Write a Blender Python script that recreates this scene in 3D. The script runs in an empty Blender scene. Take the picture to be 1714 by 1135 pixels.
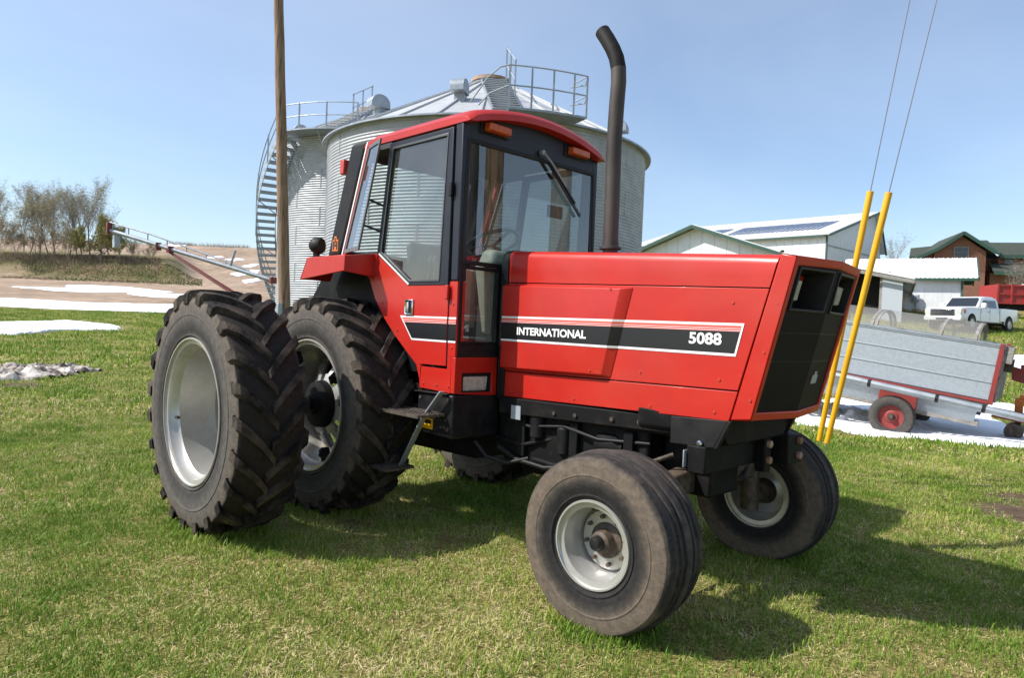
import bpy, math, random
import numpy as np
from mathutils import Vector, Matrix
random.seed(7); rng = np.random.default_rng(7)
R_ = math.radians
scene = bpy.context.scene
col = scene.collection

# ------------------------------------------------------------------ camera, sky, sun, exposure
CAM = np.array([4.9729, -3.8054, 1.5518]); FPX = 1165.48; PW, PH = 1714, 1135
YAW, PITCH, ROLL = R_(135.1285), R_(-1.3813), R_(2.2726)
_f = np.array([math.cos(PITCH)*math.cos(YAW), math.cos(PITCH)*math.sin(YAW), math.sin(PITCH)])
_r = np.cross(_f, [0, 0, 1]); _r /= np.linalg.norm(_r); _u = np.cross(_r, _f)
CR = _r*math.cos(ROLL)+_u*math.sin(ROLL); CU = -_r*math.sin(ROLL)+_u*math.cos(ROLL); CF = _f
cam_d = bpy.data.cameras.new('camera'); cam = bpy.data.objects.new('camera', cam_d); col.objects.link(cam)
cam_d.sensor_fit = 'HORIZONTAL'; cam_d.sensor_width = 36; cam_d.lens = 36*FPX/PW
cam_d.clip_start = .05; cam_d.clip_end = 5000
m = Matrix.Identity(4)
for i in range(3):
    m[i][0] = CR[i]; m[i][1] = CU[i]; m[i][2] = -CF[i]; m[i][3] = CAM[i]
cam.matrix_world = m
scene.camera = cam

SUNV = Vector((.59, .81, -1)).normalized()          # direction the light travels
world = bpy.data.worlds.new('World'); scene.world = world; world.use_nodes = True
wn = world.node_tree; wn.nodes.clear()
wo = wn.nodes.new('ShaderNodeOutputWorld'); wb = wn.nodes.new('ShaderNodeBackground')
sky = wn.nodes.new('ShaderNodeTexSky'); sky.sky_type = 'NISHITA'; sky.sun_disc = False
sky.sun_elevation = math.asin(-SUNV.z); sky.sun_rotation = math.atan2(-SUNV.x, -SUNV.y)
sky.altitude = 300; sky.air_density = 1.0; sky.dust_density = 1.3; sky.ozone_density = 2.6
tc = wn.nodes.new('ShaderNodeTexCoord'); mp = wn.nodes.new('ShaderNodeMapping')
mp.inputs['Scale'].default_value = (1.2, 1.2, 3.0); mp.inputs['Rotation'].default_value = (0.15, .1, .6)
nz = wn.nodes.new('ShaderNodeTexNoise'); nz.inputs['Scale'].default_value = 1.1; nz.inputs['Detail'].default_value = 5
nz.inputs['Roughness'].default_value = .5; nz.inputs['Distortion'].default_value = .5
cr = wn.nodes.new('ShaderNodeValToRGB'); cr.color_ramp.elements[0].position = .25; cr.color_ramp.elements[1].position = .95
cr.color_ramp.elements[0].color = (0, 0, 0, 1); cr.color_ramp.elements[1].color = (.30, .30, .30, 1)
mxs = wn.nodes.new('ShaderNodeMix'); mxs.data_type = 'RGBA'
mxs.inputs[7].default_value = (7.4, 7.8, 8.2, 1)
wn.links.new(tc.outputs['Generated'], mp.inputs[0]); wn.links.new(mp.outputs[0], nz.inputs['Vector'])
wn.links.new(nz.outputs['Fac'], cr.inputs[0]); wn.links.new(cr.outputs[0], mxs.inputs[0])
wn.links.new(sky.outputs[0], mxs.inputs[6]); wn.links.new(mxs.outputs[2], wb.inputs[0])
wb.inputs[1].default_value = .125
wn.links.new(wb.outputs[0], wo.inputs[0])
sun_d = bpy.data.lights.new('sun', 'SUN'); sun_d.energy = 4.0; sun_d.angle = R_(.53); sun_d.color = (1, .965, .91)
sun = bpy.data.objects.new('sun', sun_d); col.objects.link(sun)
sun.rotation_euler = SUNV.to_track_quat('-Z', 'Y').to_euler()
vs = scene.view_settings; vs.view_transform = 'Standard'; vs.look = 'None'; vs.exposure = .6; vs.gamma = 1; vs.use_curve_mapping = False
scene.render.engine = 'CYCLES'
scene.cycles.max_bounces = 10; scene.cycles.transparent_max_bounces = 24
scene.cycles.use_denoising = True

# ------------------------------------------------------------------ frames
F0 = np.array([CF[0], CF[1], 0]); F0 /= np.linalg.norm(F0); R0 = np.array([F0[1], -F0[0], 0])
def ray(px, py): return CF+CR*(px-PW/2)/FPX-CU*(py-PH/2)/FPX
def at(d, s, z=0.):                                  # depth / side of the viewpoint -> world
    p = CAM+F0*d+R0*s; return Vector((p[0], p[1], z))
def px_at(px, py, d):                                # point on a sight line at depth d
    r = ray(px, py); p = CAM+r*(d/(r@F0)); return Vector(p)
def ds(p): q = np.array([p[0], p[1], 0])-np.array([CAM[0], CAM[1], 0]); return q@F0, q@R0
def heading(dd, dsv):                                # world yaw of a direction given in (depth, side)
    v = F0*dd+R0*dsv; return math.atan2(v[1], v[0])

# ------------------------------------------------------------------ object helpers
def tag(o, label=None, cat=None, group=None, kind=None):
    if label: o['label'] = label
    if cat: o['category'] = cat
    if group: o['group'] = group
    if kind: o['kind'] = kind
    return o
def empty(name, loc=(0, 0, 0), rz=0, parent=None):
    o = bpy.data.objects.new(name, None); col.objects.link(o); o.location = loc; o.rotation_euler = (0, 0, rz)
    o.empty_display_size = .1
    if parent: o.parent = parent
    return o
def link(name, mesh, parent=None, loc=None, rot=None):
    o = bpy.data.objects.new(name, mesh); col.objects.link(o)
    if parent: o.parent = parent
    if loc is not None: o.location = loc
    if rot is not None: o.rotation_euler = rot
    return o
def copy_tree(o, parent=None):
    c = o.copy(); col.objects.link(c); c.parent = parent
    for ch in o.children: copy_tree(ch, c)
    return c

class MB:
    def __init__(s): s.v = []; s.f = []; s.mi = []; s.m = 0
    def add(s, vs, fs):
        b = len(s.v); s.v += [tuple(map(float, p)) for p in vs]
        for f in fs: s.f.append(tuple(b+i for i in f)); s.mi.append(s.m)
        return s
    def box(s, x0, x1, y0, y1, z0, z1):
        return s.add([(x0,y0,z0),(x1,y0,z0),(x1,y1,z0),(x0,y1,z0),(x0,y0,z1),(x1,y0,z1),(x1,y1,z1),(x0,y1,z1)],
                     [(0,3,2,1),(4,5,6,7),(0,1,5,4),(1,2,6,5),(2,3,7,6),(3,0,4,7)])
    def hexa(s, lo, hi):                              # two matching loops joined
        n = len(lo)
        return s.add(list(lo)+list(hi), [tuple(range(n))[::-1], tuple(range(n, 2*n))]+[(i,(i+1)%n,n+(i+1)%n,n+i) for i in range(n)])
    def prism(s, poly, a, b, ax='Y'):
        k = {'Y': lambda p, t: (p[0], t, p[1]), 'X': lambda p, t: (t, p[0], p[1]), 'Z': lambda p, t: (p[0], p[1], t)}[ax]
        return s.hexa([k(p, a) for p in poly], [k(p, b) for p in poly])
    def ring(s, outer, inner, a, b, ax='Y'):          # frame with a hole, matching loops
        k = {'Y': lambda p, t: (p[0], t, p[1]), 'X': lambda p, t: (t, p[0], p[1]), 'Z': lambda p, t: (p[0], p[1], t)}[ax]
        n = len(outer); L = [k(p, a) for p in outer]+[k(p, a) for p in inner]+[k(p, b) for p in outer]+[k(p, b) for p in inner]
        fs = []
        for i in range(n):
            j = (i+1) % n
            fs += [(i,j,n+j,n+i),(2*n+i,3*n+i,3*n+j,2*n+j),(i,2*n+i,2*n+j,j),(n+i,n+j,3*n+j,3*n+i)]
        return s.add(L, fs)
    def tube(s, path, r, n=10, cap=True, squash=None):
        P = [Vector(p) for p in path]; rr = r if isinstance(r, (list, tuple)) else [r]*len(P)
        b = len(s.v); up = None
        for i, p in enumerate(P):
            t = (P[min(i+1, len(P)-1)]-P[max(i-1, 0)]).normalized()
            if up is None:
                up = Vector((0, 0, 1)) if abs(t.z) < .9 else Vector((1, 0, 0))
            a = t.cross(up).normalized(); bb = a.cross(t).normalized(); up = bb
            for k in range(n):
                an = 2*math.pi*k/n
                s.v.append(tuple(p+a*(math.cos(an)*rr[i])+bb*(math.sin(an)*rr[i]*(squash or 1))))
        for i in range(len(P)-1):
            for k in range(n):
                s.f.append((b+i*n+k, b+i*n+(k+1) % n, b+(i+1)*n+(k+1) % n, b+(i+1)*n+k)); s.mi.append(s.m)
        if cap:
            s.f.append(tuple(b+k for k in range(n))[::-1]); s.mi.append(s.m)
            s.f.append(tuple(b+(len(P)-1)*n+k for k in range(n))); s.mi.append(s.m)
        return s
    def bar(s, a, b, w, h):                           # rectangular bar from a to b
        a = Vector(a); b = Vector(b); t = (b-a).normalized()
        up = Vector((0, 0, 1)) if abs(t.z) < .95 else Vector((1, 0, 0))
        u = t.cross(up).normalized(); v = u.cross(t).normalized()
        q = [u*w/2+v*h/2, -u*w/2+v*h/2, -u*w/2-v*h/2, u*w/2-v*h/2]
        return s.hexa([a+c for c in q], [b+c for c in q])
    def lathe(s, prof, c=(0, 0, 0), n=48, ax='Y', closed=False, a0=0, a1=2*math.pi):
        full = abs(a1-a0-2*math.pi) < 1e-6; nn = n if full else n+1; b = len(s.v); m = len(prof)
        for k in range(nn):
            an = a0+(a1-a0)*k/n; ca, sa = math.cos(an), math.sin(an)
            for (y, r) in prof:
                s.v.append({'Y': (c[0]+r*ca, c[1]+y, c[2]+r*sa), 'Z': (c[0]+r*ca, c[1]+r*sa, c[2]+y), 'X': (c[0]+y, c[1]+r*ca, c[2]+r*sa)}[ax])
        for k in range(n):
            k2 = (k+1) % nn
            for j in range(m if closed else m-1):
                j2 = (j+1) % m
                s.f.append((b+k*m+j, b+k2*m+j, b+k2*m+j2, b+k*m+j2)); s.mi.append(s.m)
        return s
    def mesh(s, name, mats, smooth=None):
        me = bpy.data.meshes.new(name); me.from_pydata(s.v, [], s.f)
        for mt in (mats if isinstance(mats, (list, tuple)) else [mats]): me.materials.append(mt)
        if any(s.mi): me.polygons.foreach_set('material_index', s.mi)
        import bmesh
        bm = bmesh.new(); bm.from_mesh(me); bmesh.ops.recalc_face_normals(bm, faces=bm.faces); bm.to_mesh(me); bm.free()
        if smooth is not None:
            me.shade_smooth()
            if smooth < 180: me.set_sharp_from_angle(angle=R_(smooth))
        me.update(); return me
    def build(s, name, mats, parent=None, smooth=None, bevel=None, loc=None, rot=None, seg=2):
        o = link(name, s.mesh(name, mats, smooth), parent, loc, rot)
        if bevel:
            md = o.modifiers.new('bevel', 'BEVEL'); md.width = bevel; md.segments = seg; md.limit_method = 'ANGLE'; md.angle_limit = R_(35)
            o.data.shade_smooth(); o.data.set_sharp_from_angle(angle=R_(50))
        return o

# ------------------------------------------------------------------ materials
def mat(name, base=(.5,.5,.5), rough=.5, metal=0., c2=None, scale=8., lo=.4, hi=.65, bump=0., bscale=40., coat=0., spec=.5, detail=6., coord='Object', r2=None, stretch=None):
    m = bpy.data.materials.new(name); m.use_nodes = True; nt = m.node_tree; N = nt.nodes; L = nt.links
    b = N['Principled BSDF']; b.inputs['Base Color'].default_value = (*base, 1); b.inputs['Roughness'].default_value = rough
    b.inputs['Metallic'].default_value = metal; b.inputs['Coat Weight'].default_value = coat; b.inputs['Coat Roughness'].default_value = .08
    b.inputs['Specular IOR Level'].default_value = spec
    if c2 or bump or r2 is not None:
        t = N.new('ShaderNodeTexCoord'); vec = t.outputs[coord] if coord != 'Position' else N.new('ShaderNodeNewGeometry').outputs['Position']
        if stretch:
            mp = N.new('ShaderNodeMapping'); mp.inputs['Scale'].default_value = stretch; L.new(vec, mp.inputs[0]); vec = mp.outputs[0]
    if c2 or r2 is not None:
        n = N.new('ShaderNodeTexNoise'); n.inputs['Scale'].default_value = scale; n.inputs['Detail'].default_value = detail; n.inputs['Roughness'].default_value = .6
        L.new(vec, n.inputs['Vector'])
        rp = N.new('ShaderNodeMapRange'); rp.inputs[1].default_value = lo; rp.inputs[2].default_value = hi; L.new(n.outputs['Fac'], rp.inputs[0])
        if c2:
            mx = N.new('ShaderNodeMix'); mx.data_type = 'RGBA'; mx.inputs[6].default_value = (*base, 1); mx.inputs[7].default_value = (*c2, 1)
            L.new(rp.outputs[0], mx.inputs[0]); L.new(mx.outputs[2], b.inputs['Base Color'])
        if r2 is not None:
            rr = N.new('ShaderNodeMapRange'); rr.inputs[3].default_value = rough; rr.inputs[4].default_value = r2
            L.new(rp.outputs[0], rr.inputs[0]); L.new(rr.outputs[0], b.inputs['Roughness'])
    if bump:
        n2 = N.new('ShaderNodeTexNoise'); n2.inputs['Scale'].default_value = bscale; n2.inputs['Detail'].default_value = 5
        L.new(vec, n2.inputs['Vector'])
        bp = N.new('ShaderNodeBump'); bp.inputs['Strength'].default_value = bump; bp.inputs['Distance'].default_value = .02
        L.new(n2.outputs['Fac'], bp.inputs['Height']); L.new(bp.outputs[0], b.inputs['Normal'])
    return m
def glass_mat(name, tint, refl=1.0, haze=.0, hazecol=(.6,.6,.55)):
    m = bpy.data.materials.new(name); m.use_nodes = True; nt = m.node_tree; N = nt.nodes; L = nt.links; N.clear()
    o = N.new('ShaderNodeOutputMaterial'); t = N.new('ShaderNodeBsdfTransparent'); t.inputs[0].default_value = (*tint, 1)
    g = N.new('ShaderNodeBsdfGlossy'); g.inputs['Roughness'].default_value = .01; g.inputs[0].default_value = (1, 1, 1, 1)
    fr = N.new('ShaderNodeLayerWeight'); fr.inputs[0].default_value = .5
    p5 = N.new('ShaderNodeMath'); p5.operation = 'POWER'; p5.inputs[1].default_value = 5; L.new(fr.outputs['Facing'], p5.inputs[0])
    ma = N.new('ShaderNodeMath'); ma.operation = 'MULTIPLY_ADD'; ma.inputs[1].default_value = .92; ma.inputs[2].default_value = .08; L.new(p5.outputs[0], ma.inputs[0])
    mu = N.new('ShaderNodeMath'); mu.operation = 'MULTIPLY'; mu.use_clamp = True; mu.inputs[1].default_value = refl; L.new(ma.outputs[0], mu.inputs[0])
    mx = N.new('ShaderNodeMixShader'); L.new(mu.outputs[0], mx.inputs[0]); L.new(t.outputs[0], mx.inputs[1]); L.new(g.outputs[0], mx.inputs[2])
    last = mx
    if haze:                                           # film of dust on the pane
        df = N.new('ShaderNodeBsdfDiffuse'); df.inputs[0].default_value = (*hazecol, 1)
        n = N.new('ShaderNodeTexNoise'); n.inputs['Scale'].default_value = 5; n.inputs['Detail'].default_value = 8
        tcx = N.new('ShaderNodeTexCoord'); L.new(tcx.outputs['Object'], n.inputs['Vector'])
        rp = N.new('ShaderNodeMapRange'); rp.inputs[1].default_value = .3; rp.inputs[2].default_value = .8; rp.inputs[3].default_value = haze*.4; rp.inputs[4].default_value = haze*1.6
        L.new(n.outputs['Fac'], rp.inputs[0])
        m2 = N.new('ShaderNodeMixShader'); L.new(rp.outputs[0], m2.inputs[0]); L.new(mx.outputs[0], m2.inputs[1]); L.new(df.outputs[0], m2.inputs[2]); last = m2
    L.new(last.outputs[0], o.inputs[0]); return m

M = {}
M['red'] = mat('red_paint', (.49,.018,.010), .34, c2=(.43,.015,.009), scale=2.2, coat=.10, spec=.4, r2=.46, bump=.012, bscale=9)
M['red_faded'] = mat('faded_red_paint', (.50,.045,.03), .42, c2=(.40,.03,.022), scale=3, coat=.1)
M['black'] = mat('black_paint', (.009,.009,.010), .45, c2=(.020,.019,.018), scale=7, r2=.6, spec=.25)
M['slate'] = mat('slate_black_paint', (.016,.019,.028), .42, c2=(.022,.025,.034), scale=4, spec=.3)
M['frame'] = mat('dusty_black_frame', (.005,.005,.0055), .65, c2=(.022,.018,.014), scale=9, lo=.5, hi=.8, spec=.18)
M['grease'] = mat('greasy_brown_steel', (.04,.028,.02), .65, c2=(.12,.085,.058), scale=14, bump=.3)
M['rubber'] = mat('dusty_tyre_rubber', (.009,.0085,.0085), .8, c2=(.125,.098,.074), scale=5.0, lo=.40, hi=.74, bump=.3, bscale=60, detail=9, spec=.18)
M['rubber_clean'] = mat('worn_tyre_rubber', (.020,.019,.019), .75, c2=(.16,.128,.098), scale=3.6, lo=.38, hi=.68, bump=.25, bscale=70, detail=9, spec=.2)
M['rubber_tread'] = mat('dark_tread_rubber', (.010,.010,.011), .7, c2=(.07,.056,.042), scale=6, lo=.45, hi=.75, bump=.2, bscale=60, detail=9, spec=.25)
M['rim'] = mat('silver_wheel_paint', (.52,.51,.48), .36, metal=.55, c2=(.40,.37,.31), scale=7, lo=.45, hi=.8, r2=.5)
M['chrome'] = mat('chrome', (.75,.75,.75), .15, metal=1)
M['white'] = mat('white_decal', (.78,.78,.76), .4)
M['band'] = mat('black_decal', (.012,.012,.014), .35)
M['orangeline'] = mat('orange_red_decal', (.72,.06,.03), .4)
M['amber'] = mat('amber_lens', (.55,.10,.01), .28, c2=(.40,.06,.008), scale=30, coat=.3)
M['lamp'] = mat('ribbed_lamp_glass', (.62,.62,.55), .2, c2=(.45,.45,.40), scale=25, coat=.6)
M['exhaust'] = mat('rusty_exhaust', (.075,.062,.053), .62, c2=(.030,.027,.026), scale=5, metal=.3, stretch=(1,1,.4), lo=.4, hi=.7)
M['soot'] = mat('sooty_exhaust', (.008,.0075,.007), .65, c2=(.02,.017,.015), scale=8, spec=.2)
M['glass'] = glass_mat('cab_glass', (.62,.69,.68), 1.35, haze=.05)
M['glass2'] = glass_mat('windscreen_glass', (.60,.70,.72), 1.5, haze=.03, hazecol=(.4,.55,.58))
M['interior'] = mat('dark_cab_trim', (.045,.047,.05), .7)
M['cream'] = mat('cream_console', (.50,.48,.38), .55, c2=(.40,.38,.3), scale=8)
M['seat'] = mat('grey_seat_cloth', (.10,.10,.105), .9, c2=(.07,.07,.07), scale=60)
M['yellow'] = mat('yellow_plastic', (.80,.42,.01), .4, c2=(.70,.34,.01), scale=3)
M['wire'] = mat('steel_wire', (.32,.32,.33), .4, metal=.8)
M['galv'] = mat('galvanised_sheet', (.40,.415,.43), .5, metal=.25, c2=(.32,.335,.355), scale=2.2, lo=.35, hi=.7, r2=.6)
M['galv_flat'] = mat('weathered_galvanised_sheet', (.38,.42,.45), .55, metal=.25, c2=(.31,.345,.375), scale=22, lo=.35, hi=.7)
M['galv_dark'] = mat('grey_galvanised_steel', (.36,.39,.42), .5, metal=.5, c2=(.27,.30,.33), scale=5)
M['roofmetal'] = mat('galvanised_roof_sheet', (.50,.51,.51), .5, metal=.2, c2=(.42,.43,.43), scale=3)
M['rust'] = mat('rusty_lid', (.24,.13,.08), .8, c2=(.42,.30,.22), scale=4, lo=.4, hi=.6)
M['wood'] = mat('weathered_pole_wood', (.27,.175,.105), .85, c2=(.085,.05,.03), scale=5, lo=.46, hi=.66, bump=.6, bscale=12, stretch=(5,5,.35))
M['greywood'] = mat('grey_weathered_wood', (.30,.285,.26), .85, c2=(.18,.165,.15), scale=6, stretch=(1,1,4), bump=.2)
M['whitesteel'] = mat('white_steel_siding', (.78,.79,.79), .45, c2=(.70,.715,.72), scale=1.5)
M['whiteroof'] = mat('white_steel_roof', (.82,.82,.81), .4, c2=(.74,.74,.73), scale=.7)
M['green'] = mat('green_trim', (.035,.085,.06), .5)
M['greenroof'] = mat('dark_green_shingle', (.052,.062,.046), .85, c2=(.038,.046,.034), scale=3, bump=.3, bscale=20)
M['cedar'] = mat('brown_cedar_siding', (.29,.135,.085), .75, c2=(.23,.10,.062), scale=4)
M['solar'] = mat('solar_panel', (.035,.04,.06), .15, coat=.5)
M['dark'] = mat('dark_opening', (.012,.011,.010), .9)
M['carwhite'] = mat('white_car_paint', (.80,.80,.80), .25, coat=.6)
M['carglass'] = mat('dark_car_glass', (.02,.025,.03), .05, spec=.8)
M['redtrailer'] = mat('red_trailer_paint', (.38,.035,.03), .5, c2=(.30,.03,.026), scale=3)
M['orange'] = mat('orange_paint', (.75,.20,.03), .5, c2=(.5,.14,.03), scale=8)
M['stone'] = mat('yellow_rock', (.42,.33,.17), .9, c2=(.28,.22,.13), scale=5, bump=.5, bscale=8)
M['snow'] = mat('white_snow', (.94,.96,.99), .7, c2=(.90,.92,.96), scale=.9, bump=.25, bscale=3)
M['dirtysnow'] = mat('dirty_snow', (.62,.56,.50), .8, c2=(.13,.095,.07), scale=3.6, lo=.38, hi=.58, bump=.7, bscale=9, detail=9)
M['grimysnow'] = mat('grimy_snow', (.78,.77,.76), .8, c2=(.22,.18,.145), scale=3.0, lo=.52, hi=.72, bump=.5, bscale=9, detail=9)
M['cartred'] = mat('faded_cart_red', (.27,.03,.025), .6, c2=(.19,.035,.03), scale=6)
M['bark'] = mat('grey_bark', (.33,.29,.245), .9, c2=(.18,.155,.125), scale=3)
M['twig'] = mat('grey_twigs', (.36,.32,.27), .9)
M['bankgrass'] = mat('bank_grass', (.10,.135,.03), .9, c2=(.24,.175,.105), scale=.15, lo=.4, hi=.6)
M['plategrey'] = mat('pale_grey_plate', (.42,.46,.49), .5)
M['trimmetal'] = mat('dull_window_trim', (.10,.10,.10), .4, metal=.5)
M['bud'] = mat('spring_leaf_buds', (.45,.41,.20), .8, c2=(.36,.32,.17), scale=.6, lo=.4, hi=.6)
M['bush'] = mat('green_bush_leaf', (.36,.33,.11), .8, c2=(.24,.23,.075), scale=.8, lo=.4, hi=.6)
M['conifer'] = mat('dark_conifer_needle', (.018,.032,.016), .8)
M['dryweed'] = mat('dry_weeds', (.24,.17,.10), .9, c2=(.15,.10,.065), scale=2)

def tyre_mat(name, rmax, stops, wob=.03, scale=7.):     # dried mud and wear laid in rings round the axle
    m = bpy.data.materials.new(name); m.use_nodes = True; nt = m.node_tree; N = nt.nodes; L = nt.links; b = N['Principled BSDF']
    b.inputs['Roughness'].default_value = .78; b.inputs['Specular IOR Level'].default_value = .2
    t = N.new('ShaderNodeTexCoord'); s = N.new('ShaderNodeSeparateXYZ'); L.new(t.outputs['Object'], s.inputs[0]); c = N.new('ShaderNodeCombineXYZ'); L.new(s.outputs[0], c.inputs[0]); L.new(s.outputs[2], c.inputs[1])
    ln = N.new('ShaderNodeVectorMath'); ln.operation = 'LENGTH'; L.new(c.outputs[0], ln.inputs[0])
    def noise(sc, det, ro):
        n = N.new('ShaderNodeTexNoise'); n.inputs['Scale'].default_value = sc; n.inputs['Detail'].default_value = det; n.inputs['Roughness'].default_value = ro; L.new(t.outputs['Object'], n.inputs['Vector']); return n.outputs['Fac']
    n1 = noise(scale, 9, .65)
    a = N.new('ShaderNodeMath'); a.operation = 'MULTIPLY_ADD'; L.new(n1, a.inputs[0]); a.inputs[1].default_value = wob*2; a.inputs[2].default_value = -wob
    ad = N.new('ShaderNodeMath'); ad.operation = 'ADD'; L.new(ln.outputs['Value'], ad.inputs[0]); L.new(a.outputs[0], ad.inputs[1])
    dv = N.new('ShaderNodeMath'); dv.operation = 'DIVIDE'; L.new(ad.outputs[0], dv.inputs[0]); dv.inputs[1].default_value = rmax
    r = N.new('ShaderNodeValToRGB'); e = r.color_ramp.elements
    while len(e) < len(stops): e.new(.5)
    for q, (pp, cc) in zip(e, stops): q.position = pp/rmax; q.color = (*cc, 1)
    L.new(dv.outputs[0], r.inputs[0])
    r2 = N.new('ShaderNodeValToRGB'); r2.color_ramp.elements[0].position = .30; r2.color_ramp.elements[0].color = (.55,.55,.56,1); r2.color_ramp.elements[1].position = .68; r2.color_ramp.elements[1].color = (1.2,1.17,1.12,1); L.new(noise(26, 10, .72), r2.inputs[0])
    mx = N.new('ShaderNodeMix'); mx.data_type = 'RGBA'; mx.blend_type = 'MULTIPLY'; mx.inputs[0].default_value = 1; L.new(r.outputs[0], mx.inputs[6]); L.new(r2.outputs[0], mx.inputs[7]); L.new(mx.outputs[2], b.inputs['Base Color'])
    bp = N.new('ShaderNodeBump'); bp.inputs['Strength'].default_value = .3; bp.inputs['Distance'].default_value = .01; L.new(noise(70, 6, .7), bp.inputs['Height']); L.new(bp.outputs[0], b.inputs['Normal'])
    return m
dk, bn, md_ = (.022,.021,.021), (.145,.116,.09), (.075,.064,.054)
M['tyre_front'] = tyre_mat('muddy_front_tyre', .5, [(.22,(.035,.033,.032)),(.29,dk),(.325,(.055,.048,.042)),(.36,bn),(.43,bn),(.448,md_),(.456,(.030,.028,.028)),(.475,(.075,.066,.06))], .040, 5)
M['tyre_rear'] = tyre_mat('dusty_rear_tyre', .9, [(.51,(.12,.105,.09)),(.58,(.045,.043,.042)),(.66,(.105,.096,.088)),(.74,(.125,.108,.092)),(.79,(.14,.115,.092)),(.81,(.028,.023,.02)),(.85,(.035,.029,.025))], .03, 4)
M['tyre_small'] = tyre_mat('grey_cart_tyre', .4, [(.2,(.05,.048,.046)),(.26,(.075,.07,.066)),(.33,(.10,.09,.08)),(.37,(.045,.042,.04))], .02, 8)
M['darkred'] = mat('dark_red_steel', (.17,.022,.02), .55, c2=(.11,.018,.016), scale=4)

def age_paint(m):
    nt = m.node_tree; N = nt.nodes; L = nt.links; b = N['Principled BSDF']; src = b.inputs['Base Color'].links[0].from_socket
    t = N.new('ShaderNodeTexCoord')
    def nz(sc, st, det=4, rot=(0,0,0)):
        mp = N.new('ShaderNodeMapping'); mp.inputs['Scale'].default_value = st; mp.inputs['Rotation'].default_value = rot; L.new(t.outputs['Object'], mp.inputs[0])
        n = N.new('ShaderNodeTexNoise'); n.inputs['Scale'].default_value = sc; n.inputs['Detail'].default_value = det; n.inputs['Roughness'].default_value = .6; L.new(mp.outputs[0], n.inputs['Vector']); return n.outputs['Fac']
    def band(v, lo, hi, mx):
        r = N.new('ShaderNodeMapRange'); r.inputs[1].default_value = lo; r.inputs[2].default_value = hi; r.inputs[4].default_value = mx; L.new(v, r.inputs[0]); return r.outputs[0]
    def over(fac, base, c):
        x = N.new('ShaderNodeMix'); x.data_type = 'RGBA'; L.new(fac, x.inputs[0]); L.new(base, x.inputs[6]); x.inputs[7].default_value = (*c, 1); return x.outputs[2]
    c = over(band(nz(1.6, (1,1,1.8), 8), .45, .85, .26), src, (.52,.11,.075))          # sun faded, dusty areas
    c = over(band(nz(9, (.9,.9,14), 3, (0,.5,0)), .72, .76, .30), c, (.62,.22,.17))       # fine scratches
    c = over(band(nz(7, (1.2,1.2,12), 3, (0,-.35,0)), .735, .77, .30), c, (.60,.20,.16))
    c = over(band(nz(55, (1,1,1), 2), .76, .80, .55), c, (.20,.10,.08))                  # stone chips
    L.new(c, b.inputs['Base Color'])
    bp = b.inputs['Normal'].links[0].from_node; b2 = N.new('ShaderNodeBump'); b2.inputs['Strength'].default_value = .10; b2.inputs['Distance'].default_value = .05; L.new(nz(2.6, (1,1,1), 1), b2.inputs['Height']); L.new(bp.outputs[0], b2.inputs['Normal']); L.new(b2.outputs[0], b.inputs['Normal'])
age_paint(M['red'])
M['winframe'] = mat('grey_window_frame', (.13,.135,.135), .5, c2=(.09,.09,.09), scale=10)

# ------------------------------------------------------------------ terrain (one sheet, out to the horizon)
_L = np.array([(0,0),(15,0),(24,.06),(36,.34),(60,1.33),(67,1.60),(76,2.3),(95,3.6),(120,5.5),(135,7.9),(150,10.2),(185,16.3),(220,21.8),(260,24.0),(320,24.5),(500,18),(900,10),(3000,10)], float)
_M = np.array([(0,0),(16,0),(25,.4),(35,.95),(60,2.2),(100,5.5),(200,14),(260,16),(500,14),(3000,10)], float)
_R = np.array([(0,0),(8.5,0),(12,-.13),(16,.0),(25,.55),(31,1.15),(37,1.80),(40.5,2.15),(43.5,2.85),(52,3.4),(75,6.2),(95,8),(200,13),(400,14),(3000,10)], float)
def sst(a, b, x): t = np.clip((x-a)/(b-a), 0, 1); return t*t*(3-2*t)
def Tz(d, s):
    d = np.asarray(d, float); s = np.asarray(s, float)
    dd = np.maximum(d, 0); a = s/np.maximum(dd, 1.)
    l = np.interp(dd, _L[:,0], _L[:,1]); m_ = np.interp(dd, _M[:,0], _M[:,1]); r = np.interp(dd, _R[:,0], _R[:,1])
    wl = 1-sst(-.32, -.10, a); wr = sst(.12, .40, a)
    z = l*wl+r*wr+m_*(1-wl-wr)
    bank = 2.7*sst(124, 131, d)*(1-sst(150, 200, d))*(1-sst(-.50, -.45, a))
    near = np.hypot(d-4.5, s) 
    und = .035*np.sin(s*.23+1.3)*np.sin(d*.19+.4)*sst(9, 20, near)
    z = z+bank+und
    return z
def gz(p): d, s = ds(p); return float(Tz(d, s))
def on_ground(px, py, dmax=400):                      # where a sight line meets the ground
    r = ray(px, py); k = r@F0; prev = 2.
    for d in np.concatenate([np.arange(2, 40, .1), np.arange(40, dmax, .5)]):
        p = CAM+r*(d/k)
        if p[2] <= float(Tz(d, (p-CAM)@R0)):
            return d, (p-CAM)@R0
        prev = d
    return dmax, (CAM+r*(dmax/k)-CAM)@R0
def is_field(d, s):                                   # ploughed stubble beyond the lawn, left and centre
    a = s/np.maximum(d, 1.)
    edge = 60+np.interp(a, [-1.2,-.6,-.3,0], [-1,1,4,14])
    return (d > edge) & (a < .22)

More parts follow.
